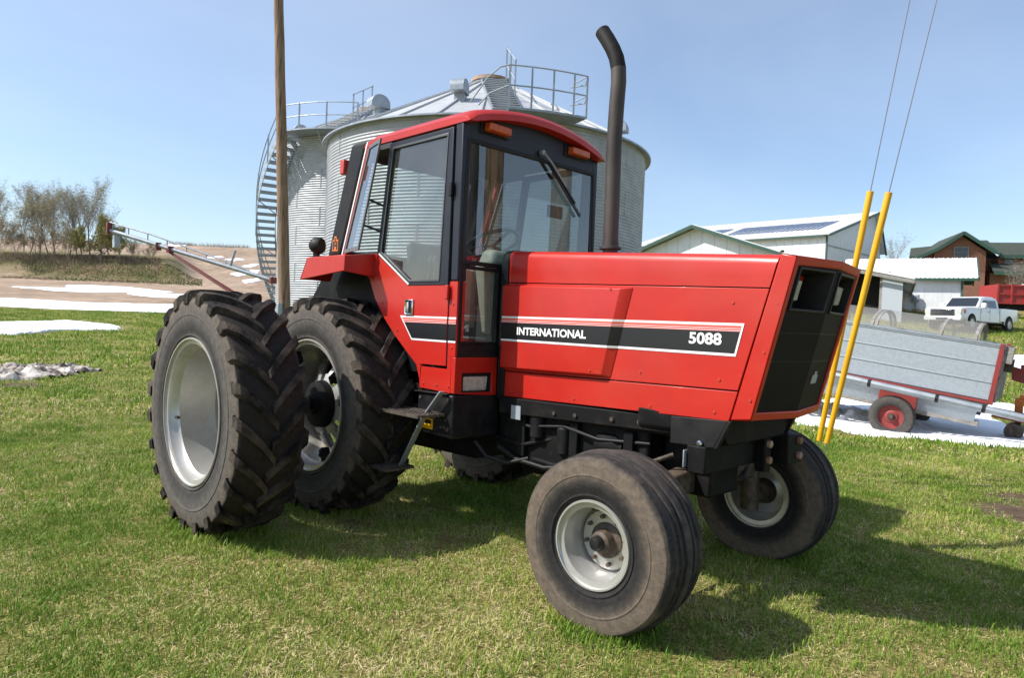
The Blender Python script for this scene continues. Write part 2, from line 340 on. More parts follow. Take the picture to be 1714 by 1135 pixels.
def build_ground():
    th = np.concatenate([np.arange(-180,-44,4.), np.arange(-44,44,.4), np.arange(44,180,4.)]); th = np.radians(th)
    rr = np.concatenate([np.linspace(.4, 20, 60), np.linspace(20.6, 150, 170), np.geomspace(152, 2600, 60)])
    T, RR = np.meshgrid(th, rr, indexing='ij'); d = RR*np.cos(T); s = RR*np.sin(T); z = Tz(d, s)
    P = CAM[None, None]+d[..., None]*F0+s[..., None]*R0; P[..., 2] = z
    n, k = len(th), len(rr); V = P.reshape(-1, 3).tolist(); c = len(V); V.append((CAM[0], CAM[1], 0))
    idx = np.arange(n*k).reshape(n, k); a = idx; b = np.roll(idx, -1, 0)
    Fq = np.stack([a[:, :-1], a[:, 1:], b[:, 1:], b[:, :-1]], -1).reshape(-1, 4).tolist()
    Fq += [(c, int(idx[i, 0]), int(idx[(i+1) % n, 0])) for i in range(n)]
    me = bpy.data.meshes.new('ground'); me.from_pydata(V, [], Fq); me.shade_smooth()
    at_ = me.attributes.new('field', 'FLOAT', 'POINT')
    fv = np.append(is_field(d, s).astype(float).ravel(), 0); bankm = ((sst(123,126,d)*(1-sst(146,152,d)))*(1-sst(-.49,-.46,s/np.maximum(d,1)))).ravel()
    fv[:-1] *= 1-np.clip(bankm, 0, 1); at_.data.foreach_set('value', fv.astype(np.float32))
    at2 = me.attributes.new('bank', 'FLOAT', 'POINT'); at2.data.foreach_set('value', np.append(np.clip(bankm,0,1), 0).astype(np.float32))
    m = bpy.data.materials.new('lawn_and_stubble'); m.use_nodes = True; nt = m.node_tree; N = nt.nodes; L = nt.links; bs = N['Principled BSDF']
    geo = N.new('ShaderNodeNewGeometry'); pos = geo.outputs['Position']
    def noise(sc, det=6, rough=.6, st=None):
        v = pos
        if st:
            q = N.new('ShaderNodeMapping'); q.inputs['Scale'].default_value = st; q.inputs['Rotation'].default_value = (0, 0, .35); L.new(pos, q.inputs[0]); v = q.outputs[0]
        x = N.new('ShaderNodeTexNoise'); x.inputs['Scale'].default_value = sc; x.inputs['Detail'].default_value = det; x.inputs['Roughness'].default_value = rough; L.new(v, x.inputs['Vector']); return x.outputs['Fac']
    def ramp(v, *st):
        x = N.new('ShaderNodeValToRGB'); e = x.color_ramp.elements
        while len(e) < len(st): e.new(.5)
        for q, (p_, c_) in zip(e, st): q.position = p_; q.color = (*c_, 1)
        L.new(v, x.inputs[0]); return x.outputs[0]
    def mix(f, a_, b_, blend='MIX'):
        x = N.new('ShaderNodeMix'); x.data_type = 'RGBA'; x.blend_type = blend
        for sock, val in ((x.inputs[0], f), (x.inputs[6], a_), (x.inputs[7], b_)):
            if isinstance(val, (int, float)): sock.default_value = val
            elif isinstance(val, tuple): sock.default_value = (*val, 1)
            else: L.new(val, sock)
        return x.outputs[2]
    lawn = ramp(noise(.35, 8, .65), (.33,(.13,.16,.035)), (.5,(.20,.19,.06)), (.68,(.34,.265,.125)))
    fine = ramp(noise(38, 6, .7), (.35,(.35,.36,.3)), (.62,(1.25,1.2,1.05)))
    lawn = mix(1., lawn, fine, 'MULTIPLY')
    soil = ramp(noise(6, 8, .7), (.35,(.085,.055,.036)), (.65,(.17,.115,.08)))
    # bare earth patches at fixed places on the lawn
    spots = [(6.3, 4.75, .45, .35), (6.9, 5.1, .3, .25), (15.2, -11.4, 1.3, .9), (13.0, -9.2, .5, .8), (9.6, -7.1, .25, .5), (11.5,-6.2,.2,.35)]
    tot = None
    for (d_, s_, rad, st_) in spots:
        p = at(d_, s_, 0)
        vm = N.new('ShaderNodeVectorMath'); vm.operation = 'DISTANCE'; L.new(pos, vm.inputs[0]); vm.inputs[1].default_value = (p.x, p.y, float(Tz(d_, s_)))
        ad = N.new('ShaderNodeMath'); ad.operation = 'MULTIPLY_ADD'; L.new(noise(2.3, 6), ad.inputs[0]); ad.inputs[1].default_value = rad*1.6; L.new(vm.outputs['Value'], ad.inputs[2])
        rp = N.new('ShaderNodeMapRange'); rp.inputs[1].default_value = rad*1.95; rp.inputs[2].default_value = rad*1.45; rp.inputs[3].default_value = 0; rp.inputs[4].default_value = 1; L.new(ad.outputs[0], rp.inputs[0])
        if tot is None: tot = rp.outputs[0]
        else:
            mxx = N.new('ShaderNodeMath'); mxx.operation = 'MAXIMUM'; L.new(tot, mxx.inputs[0]); L.new(rp.outputs[0], mxx.inputs[1]); tot = mxx.outputs[0]
    lawn = mix(tot, lawn, soil)
    stub = ramp(noise(.09, 9, .7), (.32,(.28,.205,.15)), (.5,(.36,.275,.205)), (.7,(.46,.36,.28)))
    clod = ramp(noise(1.6, 7, .75, (1, .35, 1)), (.33,(.5,.48,.45)), (.66,(1.35,1.3,1.25)))
    stub = mix(1., stub, clod, 'MULTIPLY')
    fa = N.new('ShaderNodeAttribute'); fa.attribute_name = 'field'
    ba = N.new('ShaderNodeAttribute'); ba.attribute_name = 'bank'
    lawn = mix(ba.outputs['Fac'], lawn, ramp(noise(.25, 8, .7), (.35,(.07,.085,.025)), (.5,(.13,.115,.045)), (.62,(.22,.16,.095))))  # bank ground browner and darker than the lawn, its shadows put into the colour
    colr = mix(fa.outputs['Fac'], lawn, stub)
    L.new(colr, bs.inputs['Base Color']); bs.inputs['Roughness'].default_value = .95; bs.inputs['Specular IOR Level'].default_value = .15
    bp = N.new('ShaderNodeBump'); bp.inputs['Strength'].default_value = .8; bp.inputs['Distance'].default_value = .06; L.new(noise(9, 8, .7), bp.inputs['Height']); L.new(bp.outputs[0], bs.inputs['Normal'])
    me.materials.append(m)
    return tag(link('ground', me), kind='structure')
build_ground()

# ------------------------------------------------------------------ snow lying on the ground
def inside(poly, d, s):
    n = len(poly); c = np.zeros(np.shape(d), bool)
    for i in range(n):
        (x0, y0), (x1, y1) = poly[i], poly[(i+1) % n]
        cond = ((y0 > s) != (y1 > s)) & (d < (x1-x0)*(s-y0)/((y1-y0) if y1 != y0 else 1e-9)+x0)
        c ^= cond
    return c
snow_polys = []
def snow_patch(pts, label, thick=.07, rough=.12, name='snow_patch', material='snow', nsub=7, lump=0., seed=0):
    g = np.random.default_rng(seed+11)
    base = [on_ground(*p) for p in pts]; snow_polys.append(base)
    loop = []
    for i in range(len(base)):
        a = np.array(base[i]); b = np.array(base[(i+1) % len(base)]); L_ = np.linalg.norm(b-a); nn = np.array([-(b-a)[1], (b-a)[0]])/max(L_, 1e-6)
        for k in range(nsub):
            t = k/nsub; j = (g.random()-.5)*2*rough*L_/2 if 0 < k else 0
            loop.append(a+(b-a)*t+nn*np.clip(j, -1.2, 1.2))
    loop = np.array(loop); c = loop.mean(0); rings = [1., .985, .95, .86, .7, .5, .25]; lumpn = [(g.random()*6.28, 1.5+5*g.random(), 1.5+5*g.random()) for _ in range(7)]
    hts = [-.03, .35, .7, .95, 1., 1., 1.]
    V = []; n = len(loop)
    for rg, h in zip(rings, hts):
        for q in loop:
            w = c+(q-c)*rg; z = float(Tz(w[0], w[1]))+thick*h+(lump*(h > .3)*(.4*g.random()+abs(sum(math.sin(f1*w[0]*1.7+ph)*math.sin(f2*w[1]*1.7+ph*2) for ph, f1, f2 in lumpn))*.9) if lump else thick*.25*(g.random()-.5)*(h > .3))
            V.append(at(w[0], w[1], z))
    V.append(at(c[0], c[1], float(Tz(*c))+thick))
    Fs = [(i*n+k, i*n+(k+1) % n, (i+1)*n+(k+1) % n, (i+1)*n+k) for i in range(len(rings)-1) for k in range(n)]
    Fs += [((len(rings)-1)*n+k, (len(rings)-1)*n+(k+1) % n, len(V)-1) for k in range(n)]
    mb = MB(); mb.add(V, Fs)
    return tag(mb.build(name, M[material], smooth=180), label, 'snow', 'snow left on the ground')
snow_patch([(-60,497),(60,503),(150,508),(240,510),(300,511),(330,512),(430,515),(430,522),(300,524),(200,521),(100,518),(0,513),(-60,510)], 'long white snow strip along the edge between lawn and field', .14, .05, seed=1)
snow_patch([(-60,541),(60,540),(110,538),(160,542),(190,545),(203,549),(196,554),(170,554),(130,553),(90,555),(60,559),(30,561),(-60,562)], 'white oval snow patch lying on the green lawn at left', .12, .05, seed=2)
snow_patch([(18,480),(60,483),(110,482),(112,477),(150,477.5),(220,481),(290,489),(270,491),(200,489),(160,490),(90,487)], 'white snow streak on the field above the long strip', .10, .06, seed=3)
snow_patch([(212,491),(260,491),(310,493),(305,499),(260,498),(225,494)], 'short snow streak on the field beside the big rear tyre', .1, .06, seed=4)
for i, (q, lb) in enumerate([
  ([(330,403),(360,402),(395,400),(430,400),(430,406),(380,406),(345,405.5)], 'snow drift along the far crest of the brown hill'),
  ([(345,431),(370,429),(376,431),(360,433)], 'small snow fleck high on the slope by the conveyor'),
  ([(376,434),(402,433),(410,435),(392,437)], 'snow streak on the slope just right of the conveyor fin'),
  ([(385,459),(420,452),(436,453),(432,458),(400,463)], 'snow streak behind the lower end of the conveyor'),
  ([(405,470),(436,466),(436,471),(412,475)], 'lowest snow streak near the spiral stair foot'),
  ([(405,446),(425,442),(436,443),(420,448)], 'middle snow streak between slope and spiral stair'),
  ([(280,411),(300,409),(312,411),(295,413)], 'faint snow fleck at the foot of the crest')]):
    snow_patch(q, lb, .15, .08, seed=20+i)
snow_patch([(1385,668),(1440,664),(1500,668),(1560,690),(1640,690),(1714,726),(1790,738),(1790,752),(1714,750),(1660,750),(1600,742),(1540,735),(1450,732),(1390,716),(1330,712),(1330,690)], 'broad white snow sheet under the galvanised cart', .05, .05, seed=5)
snow_patch([(1655,601),(1690,598),(1740,597),(1790,600),(1790,618),(1714,619),(1672,619),(1650,612)], 'small white snow patch on the grass right of the cart', .12, .06, seed=6)
snow_patch([(1630,684),(1650,676),(1690,680),(1730,688),(1730,702),(1680,700),(1640,694)], 'small snow patch behind the orange stand', .08, .06, seed=8)
# melting, muddy heaps: fine lumpy mounds
from mathutils import noise as mnoise
def snow_heap(px, py, rs, rd, h, label, seed, material='dirtysnow'):
    d0, s0 = on_ground(px, py); n = 64; V = []; Fs = []; g = random.Random(seed); off = Vector((seed*7.3, seed*3.1, 0))
    snow_polys.append([(d0+rd*.8*math.cos(t), s0+rs*.85*math.sin(t)) for t in np.linspace(0, 6.28, 14)[:-1]])
    for i in range(n+1):
        for j in range(n+1):
            u, v = i/n*2-1, j/n*2-1; d, s = d0+v*rd, s0+u*rs; q = Vector((d, s, 0))+off
            edge = 1-math.hypot(u, v)+.55*mnoise.noise(q*1.9)+.25*mnoise.noise(q*5)
            f = max(0., min(1., edge*1.6)); k = .55+.9*abs(mnoise.noise(q*2.6))+.75*abs(mnoise.noise(q*6.5))+.5*abs(mnoise.noise(q*14))
            V.append(at(d, s, float(Tz(d, s))-.03+h*f**.6*k))
    for i in range(n):
        for j in range(n): a_ = i*(n+1)+j; Fs.append((a_, a_+1, a_+n+2, a_+n+1))
    mb = MB(); mb.add(V, Fs); return tag(mb.build('snow_heap', M[material], smooth=180), label, 'snow', 'snow left on the ground')
snow_heap(8, 630, 1.1, 1.4, .20, 'dirty melting snow heap cut by the left picture edge', 1)
snow_heap(82, 624, .75, 1.0, .17, 'small dirty snow heap on the lawn beside the larger one', 2)
snow_heap(1392, 694, 1.1, 1.2, .16, 'grimy snow heap between tractor nose and cart wheel', 3, 'grimysnow')

# ------------------------------------------------------------------ grass (uncountable: one object of instanced tufts)
def grass_material():
    m = bpy.data.materials.new('grass_blades'); m.use_nodes = True; nt = m.node_tree; N = nt.nodes; L = nt.links; b = N['Principled BSDF']
    a = N.new('ShaderNodeAttribute'); a.attribute_name = 'tone'
    geo = N.new('ShaderNodeNewGeometry')
    n = N.new('ShaderNodeTexNoise'); n.inputs['Scale'].default_value = .55; n.inputs['Detail'].default_value = 7; n.inputs['Roughness'].default_value = .68; L.new(geo.outputs['Position'], n.inputs['Vector'])
    rp = N.new('ShaderNodeMapRange'); rp.inputs[1].default_value = .34; rp.inputs[2].default_value = .68; rp.inputs[3].default_value = -.34; rp.inputs[4].default_value = .36; L.new(n.outputs['Fac'], rp.inputs[0])
    ad = N.new('ShaderNodeMath'); ad.operation = 'ADD'; ad.use_clamp = True; L.new(a.outputs['Fac'], ad.inputs[0]); L.new(rp.outputs[0], ad.inputs[1])
    r = N.new('ShaderNodeValToRGB'); e = r.color_ramp.elements
    st = [(0,(.108,.205,.020)),(.33,(.205,.315,.036)),(.50,(.35,.395,.070)),(.67,(.58,.51,.19)),(1,(.82,.69,.41))]
    while len(e) < len(st): e.new(.5)
    for q, (p, c) in zip(e, st): q.position = p; q.color = (*c, 1)
    L.new(ad.outputs[0], r.inputs[0]); L.new(r.outputs[0], b.inputs['Base Color']); b.inputs['Roughness'].default_value = .55; b.inputs['Specular IOR Level'].default_value = .25
    tr = N.new('ShaderNodeBsdfTranslucent'); L.new(r.outputs[0], tr.inputs[0]); mx = N.new('ShaderNodeMixShader'); mx.inputs[0].default_value = .3
    out = N['Material Output']; L.new(b.outputs[0], mx.inputs[1]); L.new(tr.outputs[0], mx.inputs[2]); L.new(mx.outputs[0], out.inputs[0])
    return m
def build_grass():
    gm = grass_material(); tufts = bpy.data.collections.new('grass_tufts'); g = np.random.default_rng(3)
    NV = 9
    for k in range(NV):
        V = []; Fs = []; tone = []
        coarse = k >= 6                                # tufts 6-8 are for far away: fewer, wider blades
        nb = 46 if not coarse else 26; rad = .085 if not coarse else .22
        dry = [.30,.36,.42,.5,.62,.75,.35,.45,.55][k]
        for i in range(nb):
            an = g.random()*6.283; r = rad*math.sqrt(g.random()); x, y = r*math.cos(an), r*math.sin(an)
            dead = g.random() < dry
            h = (.022+.028*g.random()**1.7)*(1. if not dead else .8); w = .0028+.0022*g.random()
            if coarse: h *= 1.5; w *= 3.4
            ha = g.random()*6.283; lean = (.25+.8*g.random())*(1.7 if dead else 1.)*h
            fx, fy = math.cos(ha), math.sin(ha); sx, sy = -fy*w/2, fx*w/2
            b = len(V); zz = h if not dead else h*.30
            if dead: lean *= 1.5
            V += [(x-sx,y-sy,-.006),(x+sx,y+sy,-.006),(x+fx*lean*.35-sx*.85,y+fy*lean*.35-sy*.85,zz*.6),(x+fx*lean*.35+sx*.85,y+fy*lean*.35+sy*.85,zz*.6),(x+fx*lean,y+fy*lean,zz)]
            Fs += [(b,b+1,b+3,b+2),(b+2,b+3,b+4)]
            t = (.62+.38*g.random()) if dead else .5*g.random()
            tone += [t]*5
        me = bpy.data.meshes.new('grass_tuft'); me.from_pydata(V, [], Fs); me.materials.append(gm)
        a = me.attributes.new('tone', 'FLOAT', 'POINT'); a.data.foreach_set('value', np.array(tone, np.float32))
        o = bpy.data.objects.new('grass_tuft', me); tufts.objects.link(o); o.name = 'grass_tuft_%02d' % k
    pts = []
    def zone(r0, r1, dens, kinds, sc, amax=46):
        area = math.radians(2*amax)*(r1*r1-r0*r0)/2; n = int(area*dens)
        r = np.sqrt(g.random(n)*(r1*r1-r0*r0)+r0*r0); t = np.radians((g.random(n)*2-1)*amax); d = r*np.cos(t); s = r*np.sin(t)
        # thinner where the ground is worn
        pn = .5+.5*np.sin(d*1.7+np.sin(s*2.1)*1.3)*np.sin(s*1.3+np.sin(d*1.1)*1.7)
        keep = (g.random(n) < .72+.28*pn) & ~is_field(d, s)
        for poly in snow_polys: keep &= ~inside(poly, d, s)
        for (d_, s_, rad) in ((6.3,4.75,.4),(6.9,5.1,.25),(15.2,-11.4,1.),(13.,-9.2,.35)):
            keep &= ~((np.hypot(d-d_, s-s_) < rad*(.8+.5*g.random(n))) & (g.random(n) < .93))
        d, s = d[keep], s[keep]; P = CAM+d[:, None]*F0+s[:, None]*R0; P[:, 2] = Tz(d, s)
        # nothing grows under the tyres
        ok = np.ones(len(d), bool)
        for (cx, cy, hx, hy) in ((0,-1.756,.2,.17),(0,-.875,.2,.17),(0,.875,.2,.17),(0,1.756,.2,.17),(2.818,-.89,.11,.09),(2.818,.89,.11,.09)):
            ok &= ~((abs(P[:,0]-cx) < hx) & (abs(P[:,1]-cy) < hy))
        P = P[ok]; n = len(P)
        clump = np.clip(np.sin(P[:,0]*2.3+1.1*np.sin(P[:,1]*1.9))*np.sin(P[:,1]*2.7+1.4*np.sin(P[:,0]*1.3)), 0, 1)**3
        pts.append((P, g.choice(kinds, n), g.random(n)*6.283, sc*(.7+.65*g.random(n)+.75*clump*g.random(n))))
    zone(1.0, 6.5, 240, [0,1,2,3,4,5], 1.0, 50); zone(6.5, 11, 150, [0,1,2,3,4,5], 1.15)
    zone(11, 20, 36, [6,7,8], 1.0); zone(20, 64, 9, [6,7,8], 1.8, 42)
    for (cx, cy, hx, hy_) in ((0,-1.756,.30,.26),(0,-.875,.30,.26),(2.818,-.89,.20,.19),(2.818,.89,.20,.19)):   # unmown fringe round the tyres
        n = 90; t = g.random(n)*6.283; P = np.stack([cx+hx*np.cos(t)*(.95+.2*g.random(n)), cy+hy_*np.sin(t)*(.85+.25*g.random(n)), np.zeros(n)], -1); pts.append((P, g.choice([0,1,2,3], n), g.random(n)*6.283, 1.0+.7*g.random(n)))
    P = np.concatenate([p[0] for p in pts]); K = np.concatenate([p[1] for p in pts]); A = np.concatenate([p[2] for p in pts]); S = np.concatenate([p[3] for p in pts])
    me = bpy.data.meshes.new('grass'); me.vertices.add(len(P)); me.vertices.foreach_set('co', P.astype(np.float32).ravel())
    for nm, ty, ar in (('kind','INT',K.astype(np.int32)),('turn','FLOAT',A.astype(np.float32)),('size','FLOAT',S.astype(np.float32))):
        a = me.attributes.new(nm, ty, 'POINT'); a.data.foreach_set('value', ar)
    me.materials.append(gm); me.update()
    o = link('grass', me); tag(o, 'patchy green and straw coloured lawn grass around the tractor', 'grass', kind='stuff')
    ng = bpy.data.node_groups.new('scatter_grass', 'GeometryNodeTree')
    ng.interface.new_socket('Geometry', in_out='INPUT', socket_type='NodeSocketGeometry'); ng.interface.new_socket('Geometry', in_out='OUTPUT', socket_type='NodeSocketGeometry')
    N = ng.nodes; L = ng.links; gi = N.new('NodeGroupInput'); go = N.new('NodeGroupOutput'); ip = N.new('GeometryNodeInstanceOnPoints')
    ci = N.new('GeometryNodeCollectionInfo'); ci.inputs['Collection'].default_value = tufts; ci.inputs['Separate Children'].default_value = True; ci.inputs['Reset Children'].default_value = True
    def attr(nm, ty):
        x = N.new('GeometryNodeInputNamedAttribute'); x.data_type = ty; x.inputs['Name'].default_value = nm; return x.outputs[0]
    ip.inputs['Pick Instance'].default_value = True
    cx = N.new('ShaderNodeCombineXYZ'); L.new(attr('turn','FLOAT'), cx.inputs[2])
    er = N.new('FunctionNodeEulerToRotation'); L.new(cx.outputs[0], er.inputs[0])
    L.new(gi.outputs[0], ip.inputs['Points']); L.new(ci.outputs[0], ip.inputs['Instance']); L.new(attr('kind','INT'), ip.inputs['Instance Index'])
    L.new(er.outputs[0], ip.inputs['Rotation']); L.new(attr('size','FLOAT'), ip.inputs['Scale']); L.new(ip.outputs[0], go.inputs[0])
    md = o.modifiers.new('scatter', 'NODES'); md.node_group = ng
    print('grass tufts', len(P))
build_grass()

# ================================================================== the tractor
TR = empty('farm_tractor', (0, 0, 0))
tag(TR, 'red farm tractor with glazed cab, dual rear tyres and black nose', 'tractor')

# ---------------- wheels
def rear_tyre_mesh():
    mb = MB(); R = .868; hw = .235
    prof = [(-.205,.505),(-.222,.515),(-.238,.56),(-.250,.64),(-.248,.71),(-.242,.77),(-.230,.806),(-.19,.818),(-.10,.824),(0,.826),(.10,.824),(.19,.818),(.230,.806),(.242,.77),(.248,.71),(.250,.64),(.238,.56),(.222,.515),(.205,.505)]
    mb.lathe(prof, n=84); ncar = len(mb.f)
    # moulded ring lines on the walls
    for sg in (-1, 1):
        mb.lathe([(sg*.2465,.695),(sg*.2525,.69),(sg*.2525,.684),(sg*.249,.676)], n=84)
        mb.lathe([(sg*.236,.552),(sg*.243,.548),(sg*.243,.54),(sg*.233,.533)], n=84)
    n = 23; g = random.Random(5); mb.m = 1
    for sg in (-1, 1):
        for i in range(n):
            t0 = 2*math.pi*(i+(.5 if sg > 0 else 0))/n; jit = (g.random()-.5)*.012
            secs = []
            for (u, y, rt, w) in ((0,-.018,.862,.030),(.25,.045,.8665,.032),(.5,.105,.868,.034),(.78,.175,.866,.037),(1.,.236,.858,.041),(1.06,.254,.835,.043),(1.12,.2555,.765,.046)):
                th = t0+.30*(u**.86)+jit; rb = min(rt-.005, .798 if y < .2 else (.78 if y < .24 else .76)) if u < 1.1 else (.78 if u < 1.15 else .745)
                yb = min(y, .236) if u >= 1.05 else y
                secs.append((th, y, rt, yb, rb, w))
            V = []; Fs = []
            for (th, y, rt, yb, rb, w) in secs:
                for (da, yy, rr) in ((-w*1.3, yb, rb), (-w, y, rt), (w, y, rt), (w*1.3, yb, rb)):
                    V.append((rr*math.cos(th+da), sg*yy, rr*math.sin(th+da)))
            for k in range(len(secs)-1):
                for q in range(3): Fs.append((k*4+q, k*4+q+1, (k+1)*4+q+1, (k+1)*4+q))
            Fs += [(0,1,2,3), tuple(4*(len(secs)-1)+q for q in (3,2,1,0))]
            mb.add(V, Fs)
    return mb.mesh('tyre', [M['tyre_rear'], M['rubber']], smooth=24)
def front_tyre_mesh():
    mb = MB()
    prof = [(-.150,.222),(-.165,.232),(-.182,.27),(-.190,.33),(-.189,.375),(-.187,.410),(-.181,.438),(-.166,.452),(-.118,.459),(-.112,.448),(-.080,.448),(-.074,.462),(-.058,.465),(-.053,.455),(-.032,.455),(-.027,.470),(0,.473),
            (.027,.470),(.032,.455),(.053,.455),(.058,.465),(.074,.462),(.080,.448),(.112,.448),(.118,.459),(.166,.452),(.181,.438),(.187,.410),(.189,.375),(.190,.33),(.182,.27),(.165,.232),(.150,.222)]
    mb.lathe(prof, n=96)
    for sg in (-1, 1):
        mb.lathe([(sg*.186,.365),(sg*.1925,.361),(sg*.1925,.355),(sg*.188,.349)], n=96)
        mb.lathe([(sg*.178,.262),(sg*.184,.259),(sg*.184,.253),(sg*.176,.248)], n=96)
    return mb.mesh('tyre', M['tyre_front'], smooth=32)
rear_tyre = rear_tyre_mesh(); front_tyre = front_tyre_mesh()
def rim_profile(hw, rf, depth):                        # both flanges and the dropped centre, with wall thickness
    o = [(-hw,rf),(-hw+.010,rf+.004),(-hw+.018,rf-.002),(-hw+.022,rf-.030),(-hw+.075,rf-.040),(-hw+.095,rf-depth),(hw-.095,rf-depth),(hw-.075,rf-.040),(hw-.022,rf-.030),(hw-.018,rf-.002),(hw-.010,rf+.004),(hw,rf)]
    i = [(y, r-.009) for (y, r) in o[::-1]]
    return o+i
rr_rim = MB().lathe(rim_profile(.227,.514,.058), n=72, closed=True).mesh('rim', M['rim'], smooth=35)
fr_rim = MB().lathe(rim_profile(.1638,.2246,.050), n=64, closed=True).mesh('rim', M['rim'], smooth=35)
def disc_with_slots(y_out, y_in, r_hub, r_out, n, material):
    mb = MB(); seg = 6; tot = n*seg                    # cone disc with oval slots left open
    radii = [r_hub, r_hub+.09, r_hub+.14, r_out-.08, r_out-.03, r_out]
    def y(r): t = (r-r_hub)/(r_out-r_hub); return y_out+(y_in-y_out)*t**1.6
    V = [[None]*len(radii) for _ in range(tot)]; b = []
    for k in range(tot):
        a = 2*math.pi*k/tot
        for j, r in enumerate(radii):
            b.append((r*math.cos(a), y(r), r*math.sin(a)))
    for k in range(tot):
        a = 2*math.pi*k/tot
        for j, r in enumerate(radii): b.append((r*math.cos(a), y(r)+.03, r*math.sin(a)))
    m_ = len(radii); Fs = []; off = tot*m_
    def hole(k, j): return (k % seg) in (1, 2, 3, 4) and j == 2 or ((k % seg) in (2, 3) and j in (1, 3))
    for k in range(tot):
        k2 = (k+1) % tot
        for j in range(m_-1):
            if hole(k, j):
                for (kk, jj, e) in ((k-1, j, (k*m_+j, k*m_+j+1)), (k+1, j, (k2*m_+j+1, k2*m_+j)), (k, j-1, (k2*m_+j, k*m_+j)), (k, j+1, (k*m_+j+1, k2*m_+j+1))):
                    if not hole(kk % tot, jj): Fs.append((e[0], e[1], e[1]+off, e[0]+off))
                continue
            Fs.append((k*m_+j, k2*m_+j, k2*m_+j+1, k*m_+j+1)); Fs.append((off+k*m_+j, off+k*m_+j+1, off+k2*m_+j+1, off+k2*m_+j))
    mb.add(b, Fs); return mb.mesh('wheel_disc', material, smooth=40)
cast_disc = disc_with_slots(-.10, .08, .10, .445, 8, M['rim'])
def rear_wheel(yc, sg, inner):
    w = empty('rear_wheel', (0, yc, .842), 0, TR)
    ty = link('tyre', rear_tyre, w); ty.scale = (.985, .95, .985); rm = link('rim', rr_rim, w)
    ty.rotation_euler = (0, .13 if inner else .02, 0)
    if inner:
        dd = link('wheel_disc', cast_disc, w); dd.scale = (1, -sg, 1); dd.rotation_euler = (0, .25, 0)
        MB().lathe([(-.16,.0),(-.16,.075),(-.10,.085),(-.10,.11),(0,.11),(.05,.0)], n=24).build('hub', M['frame'], w, 30).scale = (1, -sg, 1)
        MB().lathe([(-.08,.19),(-.14,.18),(-.155,.13),(-.16,.08),(-.19,.07),(-.19,0)], n=36).build('adapter_shade_drum', M['frame'], w, 35).scale = (1, -sg, 1)  # black adapter drum added over disc centre, also standing for the outer tyre's shadow
        for k in range(4):
            a = k*math.pi/2+.6; q = MB()
            q.box(-.05,.05,-.215,-.15,-.028,.028); q.lathe([(-.235,.0),(-.235,.016),(-.21,.016)], n=8)
            q.build('rim_clamp', M['frame'], w, bevel=.006, loc=(.43*math.cos(a), 0, .43*math.sin(a)), rot=(0, -a, 0)).scale = (1, -sg, 1)
    else:
        q = MB(); q.lathe([(.20,.455),(.205,.20),(.19,.12),(.215,.12),(.235,.20),(.235,.455)], n=48); q.build('wheel_disc', M['rim'], w, 35).scale = (1, -sg, 1)
        q = MB(); a = math.radians(193); q.tube([(.447*math.cos(a),-.14,.447*math.sin(a)),(.425*math.cos(a),-.15,.425*math.sin(a)),(.405*math.cos(a),-.175,.405*math.sin(a))], .011, 8)
        q.build('valve', M['grease'], w, 60).scale = (1, -sg, 1)
    return w
for sg in (-1, 1):
    rear_wheel(sg*.8747, sg, True); rear_wheel(sg*1.7563, sg, False)
def front_wheel(yc, sg):
    w = empty('front_wheel', (2.8176, yc, .447), R_(2.5), TR)
    link('tyre', front_tyre, w).scale = (.985, .93, .985); link('rim', fr_rim, w); S = (1, -sg, 1)
    q = MB(); q.lathe([(-.0,.190),(.005,.165),(-.02,.150),(-.022,.09),(.0,.085),(.012,.085),(-.01,.155),(.018,.172),(.014,.190)], n=48, closed=True); q.build('wheel_disc', M['rim'], w, 30).scale = S
    q = MB(); q.lathe([(.10,.0),(.10,.07),(.0,.092),(-.03,.092),(-.04,.062),(-.085,.055),(-.095,.04),(-.095,0)], n=28); q.build('hub', M['grease'], w, 30).scale = S
    q = MB(); q.lathe([(-.09,.036),(-.125,.036),(-.137,.026),(-.139,0)], n=20); q.build('hub_cap', M['black'], w, 40).scale = S
    for k in range(8):
        a = k*math.pi/4+.2; q = MB(); q.lathe([(-.028,.0),(-.045,.0),(-.045,.011),(-.02,.011)], n=6)
        q.build('wheel_bolt', M['grease'], w, loc=(.122*math.cos(a), sg*0, .122*math.sin(a))).scale = S
    q = MB(); a = math.radians(105); q.tube([(.178*math.cos(a),-.06,.178*math.sin(a)),(.170*math.cos(a),-.09,.170*math.sin(a)),(.150*math.cos(a),-.10,.150*math.sin(a))], .008, 8); q.build('valve', M['grease'], w, 60).scale = S
for sg in (-1, 1): front_wheel(sg*.8904, sg)

# ---------------- chassis
q = MB(); q.prism([(-.55,.95),(-.55,.62),(-.25,.48),(1.05,.50),(1.4,.60),(1.4,1.04),(-.3,1.04)], -.27, .27); q.build('transmission', M['frame'], TR, bevel=.03)
q = MB(); q.lathe([(-.80,.10),(-.62,.10),(-.60,.16),(-.30,.19),(.30,.19),(.60,.16),(.62,.10),(.80,.10)], (0,0,.848), 24); q.build('rear_axle', M['frame'], TR, 35)
q = MB(); q.lathe([(-1.5,0),(-1.5,.05),(1.5,.05),(1.5,0)], (0,0,.848), 20); q.build('axle_shaft', M['frame'], TR, 35)
q = MB(); q.box(1.4,2.64,-.30,.30,.56,1.6); q.box(1.5,2.5,-.2,.2,.48,.56); q.build('engine', M['frame'], TR, bevel=.02)
q = MB(); q.lathe([(-.02,.0),(-.02,.055),(.16,.055),(.18,.03),(.18,0)], (1.75,-.31,.80), 20, 'Z'); q.build('oil_filter', M['black'], TR, 35)
